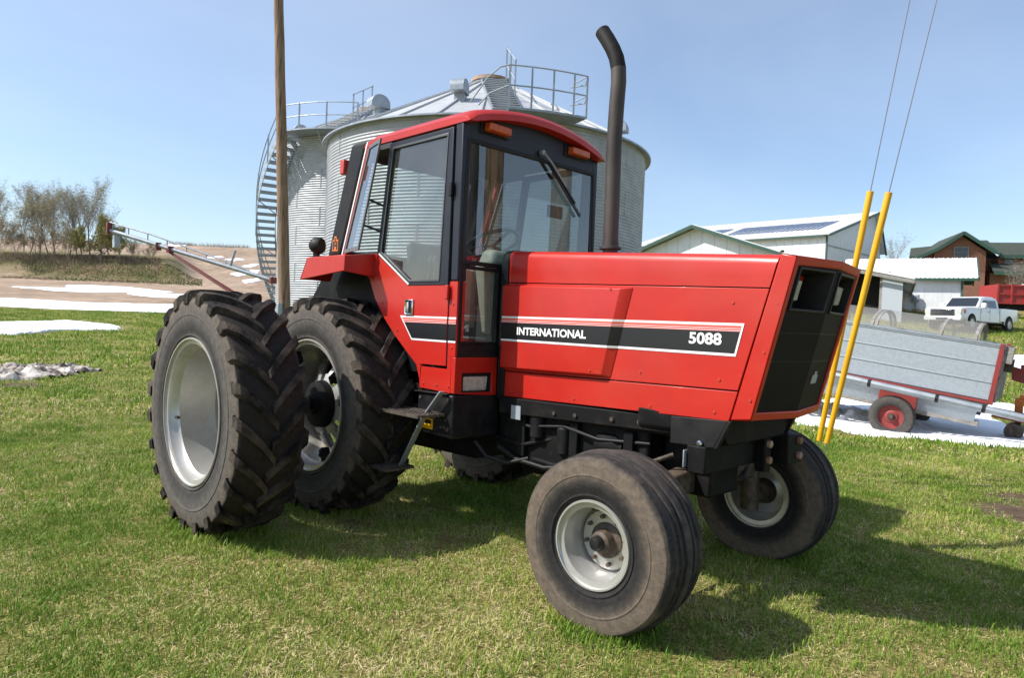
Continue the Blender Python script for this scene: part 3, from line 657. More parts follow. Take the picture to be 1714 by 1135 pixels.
q = MB(); q.tube([(1.45,-.26,.62),(1.9,-.30,.60),(2.3,-.27,.66),(2.6,-.25,.64)], .022, 8); q.tube([(1.3,-.30,.72),(1.62,-.33,.70),(1.9,-.28,.78)], .016, 8); q.build('hose', M['frame'], TR, 60)
for sg in (-1, 1):
    q = MB(); q.hexa([(1.42,sg*.335,.905),(2.90,sg*.335,.955),(2.90,sg*.335,1.05),(1.42,sg*.335,1.02)], [(1.42,sg*.375,.905),(2.90,sg*.375,.955),(2.90,sg*.375,1.05),(1.42,sg*.375,1.02)]); q.build('side_rail', M['frame'], TR, bevel=.008)
    for x, z in ((1.95,.965),(2.13,.972),(2.42,.985),(2.62,.995)):
        b = MB(); b.lathe([(0,.0),(0,.014),(.012,.014),(.012,0)], (x, sg*.375-(.012 if sg < 0 else 0), z), 8); b.build('rail_bolt', M['grease'], TR)
    q = MB(); q.prism([(2.86,1.062),(3.203,1.078),(3.13,.922),(2.86,.912)], sg*.40, sg*.425); q.build('lower_side_panel', M['black'], TR, bevel=.004)
    q = MB(); q.prism([(3.205,1.076),(3.225,1.077),(3.15,.922),(3.132,.922)], sg*.402, sg*.432); q.build('panel_edge', M['black'], TR, bevel=.003)
    q = MB(); q.lathe([(0,.0),(0,.010),(.008,.018),(.022,.018),(.03,.008),(.03,0)], (3.05, sg*.43-(.02 if sg < 0 else .01), .936), 12); q.build('panel_knob', M['chrome'], TR, 30)
    # front axle
    q = MB(); q.hexa([(2.76,sg*.12,.60),(2.88,sg*.12,.60),(2.88,sg*.12,.74),(2.76,sg*.12,.74)], [(2.77,sg*.62,.58),(2.87,sg*.62,.58),(2.87,sg*.62,.69),(2.77,sg*.62,.69)]); q.build('axle_arm', M['grease'], TR, bevel=.012)
    q = MB(); q.lathe([(.36,.045),(.36,.06),(.72,.055),(.76,.045),(.78,.02),(.78,0)], (2.82,sg*.66,0), 18, 'Z'); q.build('kingpin', M['grease'], TR, 30)
    q = MB(); q.tube([(2.82,sg*.64,.44),(2.818,sg*.88,.44)], [.055,.04], 14); q.build('spindle', M['grease'], TR, 40)
    q = MB(); q.tube([(2.60,sg*.12,.56),(2.62,sg*.62,.50)], .018, 10); q.bar((2.62,sg*.62,.50),(2.80,sg*.66,.52),.03,.03); q.build('tie_rod', M['grease'], TR, 40)
q = MB(); q.box(2.66,2.98,-.17,.17,.58,1.0); q.build('axle_bolster', M['frame'], TR, bevel=.015)
q = MB(); q.box(2.985,3.10,-.455,.19,.775,.925); q.build('weight_bracket', M['frame'], TR, bevel=.008)
q = MB(); q.box(2.975,2.984,-.475,-.40,.80,.895); q.build('bracket_plate', M['galv_dark'], TR, bevel=.003)
q = MB(); q.box(3.10,3.16,.12,.205,.73,.93); q.build('bracket_flange', M['frame'], TR, bevel=.006)
q = MB(); q.box(3.02,3.22,.30,.50,.76,.94); q.build('weight_bracket', M['frame'], TR, bevel=.008)
for (x, y, z) in ((3.16,.16,.895),(3.16,.16,.80),(3.22,.44,.90),(3.22,.44,.81)):
    b = MB(); b.lathe([(0,0),(0,.022),(.02,.022),(.026,.012),(.03,0)], (x, y, z), 10, 'X'); b.build('bracket_bolt', M['rust'], TR, 30)
q = MB(); q.prism([(-.40,1.085),(.40,1.085),(.40,.99),(.34,.93),(-.34,.93),(-.40,.99)], 2.62, 3.17, 'X'); q.build('front_support', M['frame'], TR, bevel=.01)
q = MB(); q.hexa([(3.15,-.38,.935),(3.17,.0,.92),(3.20,.0,1.088),(3.30,-.38,1.088)], [(3.15,.38,.935),(3.17,.02,.92),(3.20,.02,1.088),(3.30,.38,1.088)])
# ---------------- battery box and steps (right side), fuel tank (left side)
q = MB(); q.prism([(.955,.745),(1.345,.73),(1.345,1.035),(.955,1.025)], -.74, -.30); q.build('battery_box', M['black'], TR, bevel=.012)
q = MB(); q.prism([(.93,1.026),(1.30,1.036),(1.30,1.044),(.93,1.034)], -.76, -.34); q.build('battery_box_lid', M['black'], TR, bevel=.004)
q = MB(); q.box(1.02,1.14,-.7445,-.7405,.775,.85); q.build('warning_label', M['yellow'], TR)
q = MB(); q.box(1.035,1.125,-.7465,-.745,.812,.838); q.build('label_print', M['band'], TR)
q = MB(); q.box(.6,1.35,.34,.74,.72,1.03); q.build('fuel_tank', M['black'], TR, bevel=.04)
q = MB(); q.box(1.55,1.64,-.379,-.372,.88,.975); q.build('serial_plate', M['galv_flat'], TR)
def step(x0, x1, z, name):
    q = MB(); t = .022
    for y in np.linspace(-.97, -.745, 6): q.box(x0, x1, y-.006, y+.006, z-t, z)
    for x in np.linspace(x0, x1, 11): q.box(x-.006, x+.006, -.97, -.745, z-t*.8, z-.002)
    q.build(name, M['steptread'], TR)
M['steptread'] = mat('worn_step_steel', (.07,.06,.052), .5, c2=(.15,.125,.10), scale=12, metal=.3)
step(.86,1.27,.905,'step_tread'); step(.54,.94,.485,'step_tread')
q = MB(); q.bar((1.30,-.80,1.06),(1.12,-.80,.87),.045,.012); q.bar((1.12,-.80,.875),(.86,-.80,.475),.045,.012); q.build('step_stringer', M['galv_dark'], TR, bevel=.003)
q = MB(); q.bar((.95,-.77,.90),(.62,-.77,.47),.04,.012); q.build('step_stringer', M['black'], TR, bevel=.003)

# ---------------- hood
def hy(x): return .33+.0513*(x-1.4)
XS = lambda z: 3.215+(z-1.087)*.272                    # seam between side panels and nose
XC = lambda z: 3.336+(z-1.105)*.2391                   # nose corner
def plate(name, poly, sg, off=0., th=.012, material='red', bevel=.003, parent=TR):
    q = MB(); q.hexa([(x, sg*(hy(x)+off-th), z) for x, z in poly], [(x, sg*(hy(x)+off), z) for x, z in poly]); return q.build(name, M[material], parent, bevel=bevel)
x_in = lambda z: 2.351+(z-1.238)*.2157
x_out = lambda z: 2.399+(z-1.217)*.25
BUL = .042
zc = lambda x: 1.833-.0294*(x-1.418)                   # crease
zb = lambda x: 1.022+.0306*(x-1.42)                    # lower edge
zl = lambda x: 1.201+.021*(x-1.41)                     # lower seam
def strip(z0, z1, xa, xend, sg, material, name, parent, lift=.003, cab=False):
    q = MB(); V = []
    for z in (z0, z1):
        for x in (xa(z), max(x_in(z), xa(z)), max(x_out(z), xa(z)), xend(z)):
            o = BUL if x <= x_in(z)+1e-6 else (0 if x >= x_out(z)-1e-6 else BUL*.5)
            V.append((x, sg*(hy(x)+o+lift), z))
    q.add(V, [(0,1,5,4),(1,2,6,5),(2,3,7,6)]); return q.build(name, M[material], parent)
for sg in (-1, 1):
    up = plate('side_panel', [(1.41,zl(1.41)+.004),(XS(1.24)-.006,zl(3.2)+.004),(XS(1.776)-.006,zc(3.38)-.004),(1.41,zc(1.41)-.004)], sg)
    plate('lower_panel', [(1.415,zb(1.415)),(XS(1.08)-.006,zb(3.2)),(XS(1.236)-.006,zl(3.2)-.003),(1.415,zl(1.41)-.003)], sg)
    # raised cover with chamfered front edge
    q = MB(); zt, zm = lambda x: zc(x)-.012, lambda x: zl(x)+.012
    o = lambda x, z, f: (x, sg*(hy(x)+f), z)
    inn = [(1.412,zm(1.41)+.018),(x_in(1.245),zm(2.35)+.018),(x_in(1.80),zt(2.47)-.012),(1.412,zt(1.41)-.012)]
    out = [(1.412,zm(1.41)),(x_out(1.222),zm(2.4)),(x_out(1.808),zt(2.54)),(1.412,zt(1.41))]
    q.hexa([o(x, z, .001) for x, z in out], [o(x, z, BUL) for x, z in inn]); q.build('raised_cover', M['red'], TR, bevel=.006, seg=3)
    r0 = lambda z: 1.416
    xe = lambda z: 3.231+(z-1.42)*.24
    strip(1.434,1.548,r0,lambda z: xe(z)-.012,sg,'band','stripe_black',TR)
    strip(1.579,1.593,r0,xe,sg,'white','stripe_white',TR); strip(1.419,1.433,r0,xe,sg,'white','stripe_white',TR)
    strip(1.549,1.5785,r0,lambda z: xe(z)-.012,sg,'orangeline','stripe_red',TR)
    for zz in (1.5505,1.558,1.566): strip(zz,zz+.0022,r0,lambda z: xe(z)-.012,sg,'white','pinstripe',TR,.006)
    strip(1.433,1.579,lambda z: xe(z)-.0115,xe,sg,'white','stripe_end',TR)
    # dark inner wall so the seams read as gaps
    plate('inner_panel', [(1.40,1.03),(XS(1.09),1.08),(XS(1.93),1.92),(1.40,2.0)], sg, -.016, .006, 'frame', None)
# hood top, lofted
ztop = lambda x: 2.055-.0574*(x-1.481)
def hood_top():
    q = MB(); secs = []
    for t in np.linspace(0, 1, 12):
        sec = []
        prof = [(0,'c',.003),(0,'m',.5),(.000,'t',-.050),(.006,'t',-.024),(.022,'t',-.006),(.05,'t',.002),(.16,'t',.012),(.30,'t',.018)]
        for (dy, k, v) in prof:
            x0 = 1.43+(3.2-1.43)*t
            for _ in range(3):
                z = zc(x0)+.003 if k == 'c' else ((zc(x0)+ztop(x0)-.05)/2 if k == 'm' else ztop(x0)+v)
                x0 = 1.43+((XS(z)-.006)-1.43)*t
            sec.append((x0, dy, z))
        h = [(x, -(max(hy(x)-dy, 0)), z) for (x, dy, z) in sec]; secs.append(h+[(x, -y, z) for (x, y, z) in h[::-1]])
    n = len(secs[0]); V = [p for s_ in secs for p in s_]
    q.add(V, [(i*n+k, i*n+k+1, (i+1)*n+k+1, (i+1)*n+k) for i in range(len(secs)-1) for k in range(n-1)])
    q.add(secs[0], [tuple(range(n))]); q.add(secs[-1], [tuple(range(n))[::-1]])
    return q.build('hood_top', M['red'], TR, smooth=50)
hood_top()
q = MB(); sec = [(y, z) for (y, z) in [(-.345,1.0),(-.345,1.98),(-.325,2.04),(-.29,2.065),(0,2.082),(.29,2.065),(.325,2.04),(.345,1.98),(.345,1.0)]]
q.prism(sec, 1.36, 1.428, 'X'); q.build('hood_seal', M['black'], TR, bevel=.006)
q = MB(); q.lathe([(0,.0),(.0,.010),(.008,.010),(.012,0)], (3.44,-.40,1.955), 10, 'Z'); q.build('hood_latch', M['black'], TR, 40)

# nose shell
def FX(y, z): return XC(z)+.057*(1-abs(y)/.429)
def fp(y, z, back=0.): return (FX(y, z)-back, y, z)
q = MB()
for sg in (-1, 1):
    w0, w1 = hy(3.25), .4295
    q.hexa([(XS(1.087),sg*(w0),1.082),(XC(1.10),sg*w1,1.097),(XC(1.933),sg*.434,1.931),(XS(1.95),sg*(hy(3.45)),1.949)],
           [(XS(1.087),sg*(w0-.02),1.082),(XC(1.10)-.02,sg*(w1-.02),1.097),(XC(1.933)-.02,sg*.414,1.931),(XS(1.95),sg*(hy(3.45)-.02),1.949)])
q.add([(XS(1.95),-.436,1.949),fp(-.434,1.931),fp(0,1.938),fp(.434,1.931),(XS(1.95),.436,1.949),(XS(1.95),0,1.962)], [(0,1,2,5),(5,2,3,4)])
q.add([(XS(1.087),-.42,1.082),fp(-.4295,1.097),fp(0,1.088),fp(.4295,1.097),(XS(1.087),.42,1.082)], [(0,1,2,3,4)])
outer = [(-.430,1.097),(0,1.088),(.430,1.097),(.434,1.931),(0,1.938),(-.434,1.931)]; inner = [(-.400,1.137),(0,1.130),(.400,1.137),(.398,1.888),(0,1.897),(-.398,1.888)]
V = [fp(*p) for p in outer]+[fp(*p) for p in inner]+[fp(p[0], p[1], .03) for p in inner]
q.add(V, [(i,(i+1)%6,6+(i+1)%6,6+i) for i in range(6)]+[(6+i,6+(i+1)%6,12+(i+1)%6,12+i) for i in range(6)])
bmn = q.build('nose', M['red'], TR, bevel=.009, seg=3)
def weld(o, dist=.0008):
    import bmesh
    bm = bmesh.new(); bm.from_mesh(o.data); bmesh.ops.remove_doubles(bm, verts=bm.verts, dist=dist); bmesh.ops.recalc_face_normals(bm, faces=bm.faces); bm.to_mesh(o.data); bm.free()
M['grille'] = mat('black_grille_screen', (.006,.006,.0065), .6, c2=(.011,.011,.0115), scale=3, bump=.15, bscale=260, spec=.15)
for sg in (-1, 1):
    ys = [-.400,-.356,-.048,0]; zs = [1.128,1.40,1.676,1.872,1.897]; q = MB()
    for i in range(3):
        for j in range(4):
            if i == 1 and j == 2: continue
            a, b, c, d = ys[i], ys[i+1], zs[j], zs[j+1]; bk = .012
            q.add([fp(sg*a,c,bk),fp(sg*b,c,bk),fp(sg*b,d,bk),fp(sg*a,d,bk)], [(0,1,2,3)])
    g_ = q.build('grille', M['grille'], TR); weld(g_)
    # screen seams
    for zz in (1.40, 1.55): MB().add([fp(sg*-.395,zz,.0105),fp(0,zz,.0105),fp(0,zz+.006,.0105),fp(sg*-.395,zz+.006,.0105)], [(0,1,2,3)]).build('grille_rib', M['black'], g_)
    # headlamp pocket
    q = MB(); o4 = [(-.356,1.676),(-.048,1.676),(-.048,1.872),(-.356,1.872)]; i4 = [(-.335,1.70),(-.075,1.70),(-.075,1.855),(-.335,1.855)]
    V = [fp(sg*y,z,.012) for y, z in o4]+[(FX(y,z)-.15, sg*y, z) for y, z in i4]
    q.add(V, [(i,(i+1)%4,4+(i+1)%4,4+i) for i in range(4)]+[(4,5,6,7)]); hp = q.build('headlamp_pocket', M['black'], TR)
    q = MB(); rim4 = [(-.368,1.664),(-.036,1.664),(-.036,1.884),(-.368,1.884)]
    V = [fp(sg*y,z,.002) for y, z in rim4]+[fp(sg*y,z,.002) for y, z in o4]+[fp(sg*y,z,.02) for y, z in rim4]+[fp(sg*y,z,.02) for y, z in o4]
    q.add(V, [(i,(i+1)%4,4+(i+1)%4,4+i) for i in range(4)]+[(4+i,4+(i+1)%4,12+(i+1)%4,12+i) for i in range(4)]+[(i,(i+1)%4,8+(i+1)%4,8+i) for i in range(4)]); q.build('pocket_rim', M['slate'], hp, bevel=.003)
    xo = -.035
    q = MB(); q.hexa([(3.38+xo,sg*-.335,1.72),(3.38+xo,sg*-.255,1.72),(3.40+xo,sg*-.255,1.82),(3.40+xo,sg*-.335,1.82)], [(3.475+xo,sg*-.345,1.712),(3.488+xo,sg*-.245,1.712),(3.512+xo,sg*-.245,1.83),(3.50+xo,sg*-.345,1.83)]); lp = q.build('headlight', M['black'], TR, bevel=.006)
    q = MB(); q.hexa([(3.476+xo,sg*-.340,1.718),(3.489+xo,sg*-.250,1.718),(3.511+xo,sg*-.250,1.825),(3.499+xo,sg*-.340,1.825)], [(3.484+xo,sg*-.336,1.722),(3.497+xo,sg*-.254,1.722),(3.519+xo,sg*-.254,1.821),(3.507+xo,sg*-.336,1.821)]); q.build('lens', M['lamp'], lp, bevel=.004)
    for k in range(6):
        y = -.332+.014*k; d0 = .013*(y+.34)/.09; MB().hexa([(3.484+xo+d0,sg*y,1.724),(3.484+xo+d0,sg*(y+.005),1.724),(3.507+xo+d0,sg*(y+.005),1.819),(3.507+xo+d0,sg*y,1.819)], [(3.488+xo+d0,sg*y,1.724),(3.488+xo+d0,sg*(y+.005),1.724),(3.511+xo+d0,sg*(y+.005),1.819),(3.511+xo+d0,sg*y,1.819)]).build('lens_rib', M['lamp'], lp)
q = MB(); q.add([fp(.095,1.275,.009),fp(.205,1.275,.009),fp(.205,1.325,.009),fp(.175,1.325,.009),fp(.175,1.345,.009),fp(.125,1.345,.009),fp(.125,1.325,.009),fp(.095,1.325,.009)], [(0,1,2,7),(3,4,5,6)]); q.build('grille_badge', M['galv_flat'], TR)

# lettering
def text(body, x0, x1, z0, z1, y, rz, material, name, parent, bold=.012, lift=0.):
    cu = bpy.data.curves.new(name, 'FONT'); cu.body = body; cu.extrude = .0; cu.offset = bold; cu.resolution_u = 3
    to = bpy.data.objects.new(name, cu); col.objects.link(to); bpy.context.view_layer.update()
    me = bpy.data.meshes.new_from_object(to.evaluated_get(bpy.context.evaluated_depsgraph_get())); bpy.data.objects.remove(to); bpy.data.curves.remove(cu)
    co = np.array([v.co[:] for v in me.vertices]); mn, mx = co.min(0), co.max(0)
    co[:, 0] = (co[:, 0]-mn[0])/(mx[0]-mn[0])*(x1-x0); co[:, 1] = (co[:, 1]-mn[1])/(mx[1]-mn[1])*(z1-z0); co[:, 2] = 0
    me.vertices.foreach_set('co', co.astype(np.float32).ravel()); me.materials.clear(); me.materials.append(M[material]); me.update()
    o = link(name, me, parent, (x0, y, z0), (math.pi/2, 0, rz)); return o
rz = -math.atan(.0513)
text('INTERNATIONAL', 1.585, 2.225, 1.466, 1.520, -(hy(1.585)+BUL+.007), rz, 'white', 'lettering', TR, .034)
text('5088', 2.945, 3.147, 1.473, 1.538, -(hy(2.945)+.006), rz, 'white', 'lettering', TR, .030)

# exhaust
path = [(2.062,0,2.03),(2.06,0,2.4),(2.056,0,2.8),(2.064,.0,3.05),(2.072,0,3.2),(2.066,0,3.29),(2.045,0,3.37),(2.01,0,3.44),(1.965,0,3.51),(1.915,0,3.58)]
q = MB(); q.tube(path, .052, 24, cap=False); q.mi = [0 if i < 24*5 else 1 for i in range(len(q.f))]; q.m = 1; q.tube([path[-1],path[-2],path[-3]], [.047,.047,.047], 24, cap=False)
q.build('exhaust_stack', [M['exhaust'], M['soot']], TR, 60)
q = MB(); q.lathe([(0,.075),(.015,.075),(.02,.056),(.05,.056)], (2.062,0,2.073), 24, 'Z'); q.build('exhaust_collar', M['exhaust'], TR, 35)

# ---------------- cab
YC = .73
arch = [(.10,1.985),(.20,1.90),(.27,1.84),(.352,1.693),(.48,1.55),(.624,1.424),(.78,1.31),(.911,1.218),(.95,1.12),(.956,1.057)]
LZ = lambda y: 2.885+.105*(1-(y/.70)**2)
def wall_y(poly, y0, y1, name, material, parent=TR, bevel=.004):
    q = MB(); q.prism(poly, y0, y1); return q.build(name, M[material], parent, bevel=bevel)
for sg in (-1, 1):
    S = lambda a: sg*a
    side = [(1.345,1.045)]+[p for p in arch[::-1]]+[(.10,2.045),(.36,2.045),(.70,1.58),(.94,1.215),(1.255,1.22),(1.255,1.815),(1.345,1.815)]
    q = MB()                                            # red side sheet, in convex pieces
    edge_in = [(.36,2.045),(.36,2.045),(.40,1.995),(.47,1.90),(.58,1.745),(.70,1.58),(.82,1.40),(.935,1.225),(.965,1.215),(.97,1.215)]
    for i in range(len(arch)-1): q.prism([arch[i], arch[i+1], edge_in[i+1], edge_in[i]] if i else [arch[0], arch[1], (.36,2.045), (.10,2.045)], S(YC-.03), S(YC))
    q.prism([(.956,1.057),(1.299,1.047),(1.299,1.21),(.96,1.21)], S(YC-.03), S(YC)); q.prism([(1.259,1.21),(1.299,1.21),(1.299,1.2955),(1.259,1.2955)], S(YC-.07), S(YC)); q.prism([(1.259,1.2965),(1.3395,1.2965),(1.3395,1.815),(1.259,1.815)], S(YC-.07), S(YC))
    sp = q.build('cab_side', M['red'], TR); 
    # door: red lower sheet, black window frame, pane
    dr = [(.375,2.035),(.715,1.565),(.945,1.228),(1.252,1.232),(1.252,1.79),(.79,1.79),(.40,2.035)]
    q = MB(); q.prism([dr[1],dr[2],dr[3],dr[4],dr[5]], S(YC-.02), S(YC+.008)); q.prism([dr[0],dr[1],dr[5],(.425,2.015)], S(YC-.02), S(YC+.008)); door = q.build('door', M['red'], TR); weld(door)
    win = [(1.196,2.832),(1.151,1.825),(.808,1.825),(.430,2.052),(.548,2.832)]
    fro = [(1.252,2.876),(1.252,1.792),(.788,1.792),(.372,2.040),(.500,2.876)]
    q = MB(); q.ring(fro, win, S(YC-.025), S(YC+.012)); q.build('window_frame', M['slate'], door, bevel=.005)
    big = [(.80+(x-.80)*1.018, 2.3+(z-2.3)*1.018) for x, z in win]; sml = [(.80+(x-.80)*.985, 2.3+(z-2.3)*.985) for x, z in win]
    q = MB(); q.ring(big, sml, S(YC+.0125), S(YC+.017)); q.build('window_trim', M['trimmetal'], door, bevel=.002)
    q = MB(); q.add([(x, S(YC), z) for x, z in win], [tuple(range(5))]); q.build('window_pane', M['glass'], door)
    q = MB(); q.bar((.405,S(YC+.0135),2.040),(.80,S(YC+.0135),1.80),.006,.012); q.build('window_edge_trim', M['white'], door)
    # handle
    ph = [(.765,1.575),(.865,1.575),(.865,1.69),(.765,1.69)]; pi = [(.778,1.588),(.852,1.588),(.852,1.677),(.778,1.677)]
    q = MB(); q.ring(ph, pi, S(YC+.006), S(YC+.022)); hd = q.build('handle', M['chrome'], door, bevel=.006)
    MB().box(.778,.852,S(YC+.009)-.001,S(YC+.009)+.001,1.588,1.677).build('handle_recess', M['band'], hd)
    MB().box(.790,.812,S(YC+.010),S(YC+.020),1.594,1.671).build('handle_lever', M['chrome'], hd, bevel=.003)
    for z in (1.74, 2.45):
        MB().box(1.238,1.268,S(YC+.008),S(YC+.03),z-.05,z+.05).build('hinge', M['red' if z < 2 else 'black'], door, bevel=.005)
    MB().tube([(1.253,S(YC+.002),1.24),(1.253,S(YC+.002),1.80)], .003, 6).build('door_gap', M['band'], TR)
    # stripes on door and pillar
    xr = lambda z: .853-(z-1.395)*.86
    q = MB()
    def dq(z0, z1, x0a, x0b, x1, name, material, lift):
        MB().add([(x0a, S(YC+lift), z0),(x1, S(YC+lift), z0),(x1, S(YC+lift), z1),(x0b, S(YC+lift), z1)], [(0,1,2,3)]).build(name, M[material], door)
    for (xa, xb, lf) in ((None, 1.2515, .0098), (1.2595, 1.339, .0018)):
        L0 = (lambda z: xr(z)) if xa is None else (lambda z: xa)
        ins = .013 if xa is None else 0
        dq(1.556,1.570,L0(1.556),L0(1.570),xb,'stripe_white','white',lf); dq(1.394,1.407,L0(1.394),L0(1.407),xb,'stripe_white','white',lf)
        dq(1.407,1.522,L0(1.407)+ins,L0(1.522)+ins,xb,'stripe_black','band',lf); dq(1.522,1.556,L0(1.522)+ins,L0(1.556)+ins,xb,'stripe_red','orangeline',lf)
        for zz in (1.524,1.533,1.543): dq(zz,zz+.0025,L0(zz)+ins,L0(zz+.0025)+ins,xb,'pinstripe','white',lf+.003)
        if xa is None: MB().add([(L0(1.407), S(YC+lf), 1.407),(L0(1.407)+.0125, S(YC+lf), 1.407),(L0(1.556)+.0125, S(YC+lf), 1.556),(L0(1.556), S(YC+lf), 1.556)], [(0,1,2,3)]).build('stripe_end', M['white'], door)
    # pillars
    q = MB(); q.box(1.258,1.342,S(YC-.075),S(YC),1.818,2.90); q.build('front_pillar', M['slate'], TR, bevel=.012)
    q = MB(); q.prism([(-.055,2.955),(.165,2.955),(-.165,2.045),(-.385,2.045)], S(YC-.10), S(YC+.012)); q.build('rear_pillar', M['black'], TR, bevel=.03, seg=4)
    q = MB(); q.prism([(.168,2.94),(.184,2.94),(-.146,2.05),(-.162,2.05)], S(YC-.05), S(YC+.006)); q.build('chrome_strip', M['white'], TR)
    q = MB(); q.prism([(.186,2.93),(.226,2.93),(-.104,2.05),(-.144,2.05)], S(YC-.05), S(YC+.002)); q.build('pillar_edge', M['redtrailer'], TR)
    MB().box(.20,.50,S(YC-.05),S(YC-.002),2.85,2.90).build('quarter_frame', M['interior'], TR); MB().box(-.1,.37,S(YC-.05),S(YC-.004),2.03,2.055).build('quarter_sill', M['interior'], TR)
    # rear quarter window, propped open at its front edge
    a = R_(16); ux, uy = math.cos(a), math.sin(a)*sg; W = lambda x, z, t, n=0.: (x+t*ux-n*uy*sg*0, S(YC+.006)+t*uy+n*sg, z)
    wq = [(.232,2.90,0),(.232,2.90,.27),(-.095,2.065,.40),(-.095,2.065,0)]
    c = Vector((sum(p[0]+p[2]*ux for p in wq)/4, 0, 2.48))
    q = MB(); L1 = []; L2 = []
    for (x, z, t) in wq:
        L1.append(W(x, z, t)); tt = t*.86+.02; zz = 2.48+(z-2.48)*.93; L2.append(W(x+(-.095+.327*((zz-2.065)/.835)-x), zz, tt))
    n = 4; up = Vector((0, sg*.016, 0)); B = L1+L2+[tuple(Vector(p)+up) for p in L1]+[tuple(Vector(p)+up) for p in L2]
    q.add(B, [(i,(i+1)%4,4+(i+1)%4,4+i) for i in range(4)]+[(8+i,12+i,12+(i+1)%4,8+(i+1)%4) for i in range(4)]+[(i,8+i,8+(i+1)%4,(i+1)%4) for i in range(4)]+[(4+i,4+(i+1)%4,12+(i+1)%4,12+i) for i in range(4)])
    qw = q.build('quarter_window', M['winframe'], TR)
    MB().add([tuple(Vector(p)+up*.5) for p in L2], [(0,1,2,3)]).build('window_pane', M['glass'], qw)
    for z in (2.26, 2.46):
        MB().bar((.30+(z-2.3)*.2,S(YC+.09),z),(.44,S(YC-.02),z-.06),.012,.018).build('window_latch', M['black'], qw)
    # fender
    q = MB(); q.prism([(-.345,1.835),(.325,1.890),(.325,2.008),(-.235,2.008)], S(.985), S(1.0)); q.prism([(-.235,2.0),(.325,2.0),(.325,2.014),(-.235,2.014)], S(.72), S(1.0))
    q.prism([(S(.72),1.86),(S(1.0),1.889),(S(1.0),2.008),(S(.72),2.044)], .317, .33, 'X'); q.prism([(-.345,1.835),(-.235,2.008),(-.245,2.012),(-.357,1.835)], S(.72), S(1.0)); fe = q.build('fender', M['red'], TR, bevel=.008); 
    q = MB(); q.prism([(-.72,1.02),(.92,1.02),(.90,1.2),(.60,1.42),(.33,1.70),(.25,1.86),(.05,2.03),(-.40,2.03),(-.72,1.7)], S(.66), S(.68)); q.build('inner_fender', M['frame'], TR)
    q = MB(); q.lathe([(-.06,.0),(-.058,.03),(-.03,.058),(.0,.066),(.035,.066),(.05,.060),(.052,0)], (0,0,0), 24, 'X'); lam = q.build('work_lamp', M['black'], TR, 40, loc=(-.22,S(.93),2.115), rot=(0,0,.5)); 
    MB().box(-.02,.02,-.02,.02,-.11,-.05).build('lamp_bracket', M['black'], lam)
# emblem on the rear pillar
em = empty('pillar_emblem', (0, 0, 0), 0, TR)
for nm, mt, rects in (('emblem_plate','orange',[(-.045,.045,-.06,.035),(-.018,.018,.035,.062)]),('emblem_mark','band',[(-.034,-.016,-.048,.024),(.016,.034,-.048,.024),(-.016,.016,-.02,-.004),(-.006,.006,.006,.05)])):
    q = MB()
    for (x0,x1,z0,z1) in rects: q.box(-.245+x0,-.245+x1,-(YC+.0165) if nm == 'emblem_plate' else -(YC+.019),-(YC+.012),2.15+z0,2.15+z1)
    q.build(nm, M[mt], em)
q = MB(); q.box(-.19,-.13,-(YC+.03),-(YC-.03),2.72,2.84); q.build('side_marker', M['red_faded'], TR, bevel=.008)
# front wall
q = MB(); g1 = [(-.662,2.772),(.662,2.772),(.69,1.965),(-.69,1.965)]; g0 = [(-.692,2.80),(.692,2.80),(.718,1.935),(-.718,1.935)]
q.ring(g0, g1, 1.318, 1.348, 'X'); ws = q.build('windscreen', M['black'], TR, bevel=.006)
MB().add([(1.334, y, z) for y, z in g1], [(0,1,2,3)]).build('windscreen_pane', M['glass2'], ws)
q = MB(); ys = np.linspace(-.70,.70,15); q.hexa([(1.30,y,2.79) for y in ys]+[(1.30,y,LZ(y)+.03) for y in ys[::-1]], [(1.340,y,2.79) for y in ys]+[(1.340,y,LZ(y)+.03) for y in ys[::-1]]); q.build('header_panel', M['slate'], TR)
for y0, y1, z0, z1, rl in ((-.555,-.322,2.868,2.933,.03),(.330,.560,2.880,2.945,-.05)):
    q = MB(); q.box(1.340,1.352,y0-.03,y1+.012,z0-.014,z1+.012); bs = q.build('lamp_base', M['black'], TR, bevel=.006)
    q = MB(); q.hexa([(1.353,y0,z0),(1.353,y1,z0),(1.353,y1,z1),(1.353,y0,z1)], [(1.405,y0+.012,z0+.006),(1.405,y1-.012,z0+.006),(1.405,y1-.012,z1-.006),(1.405,y0+.012,z1-.006)]); q.build('amber_light', M['amber'], TR, bevel=.008)
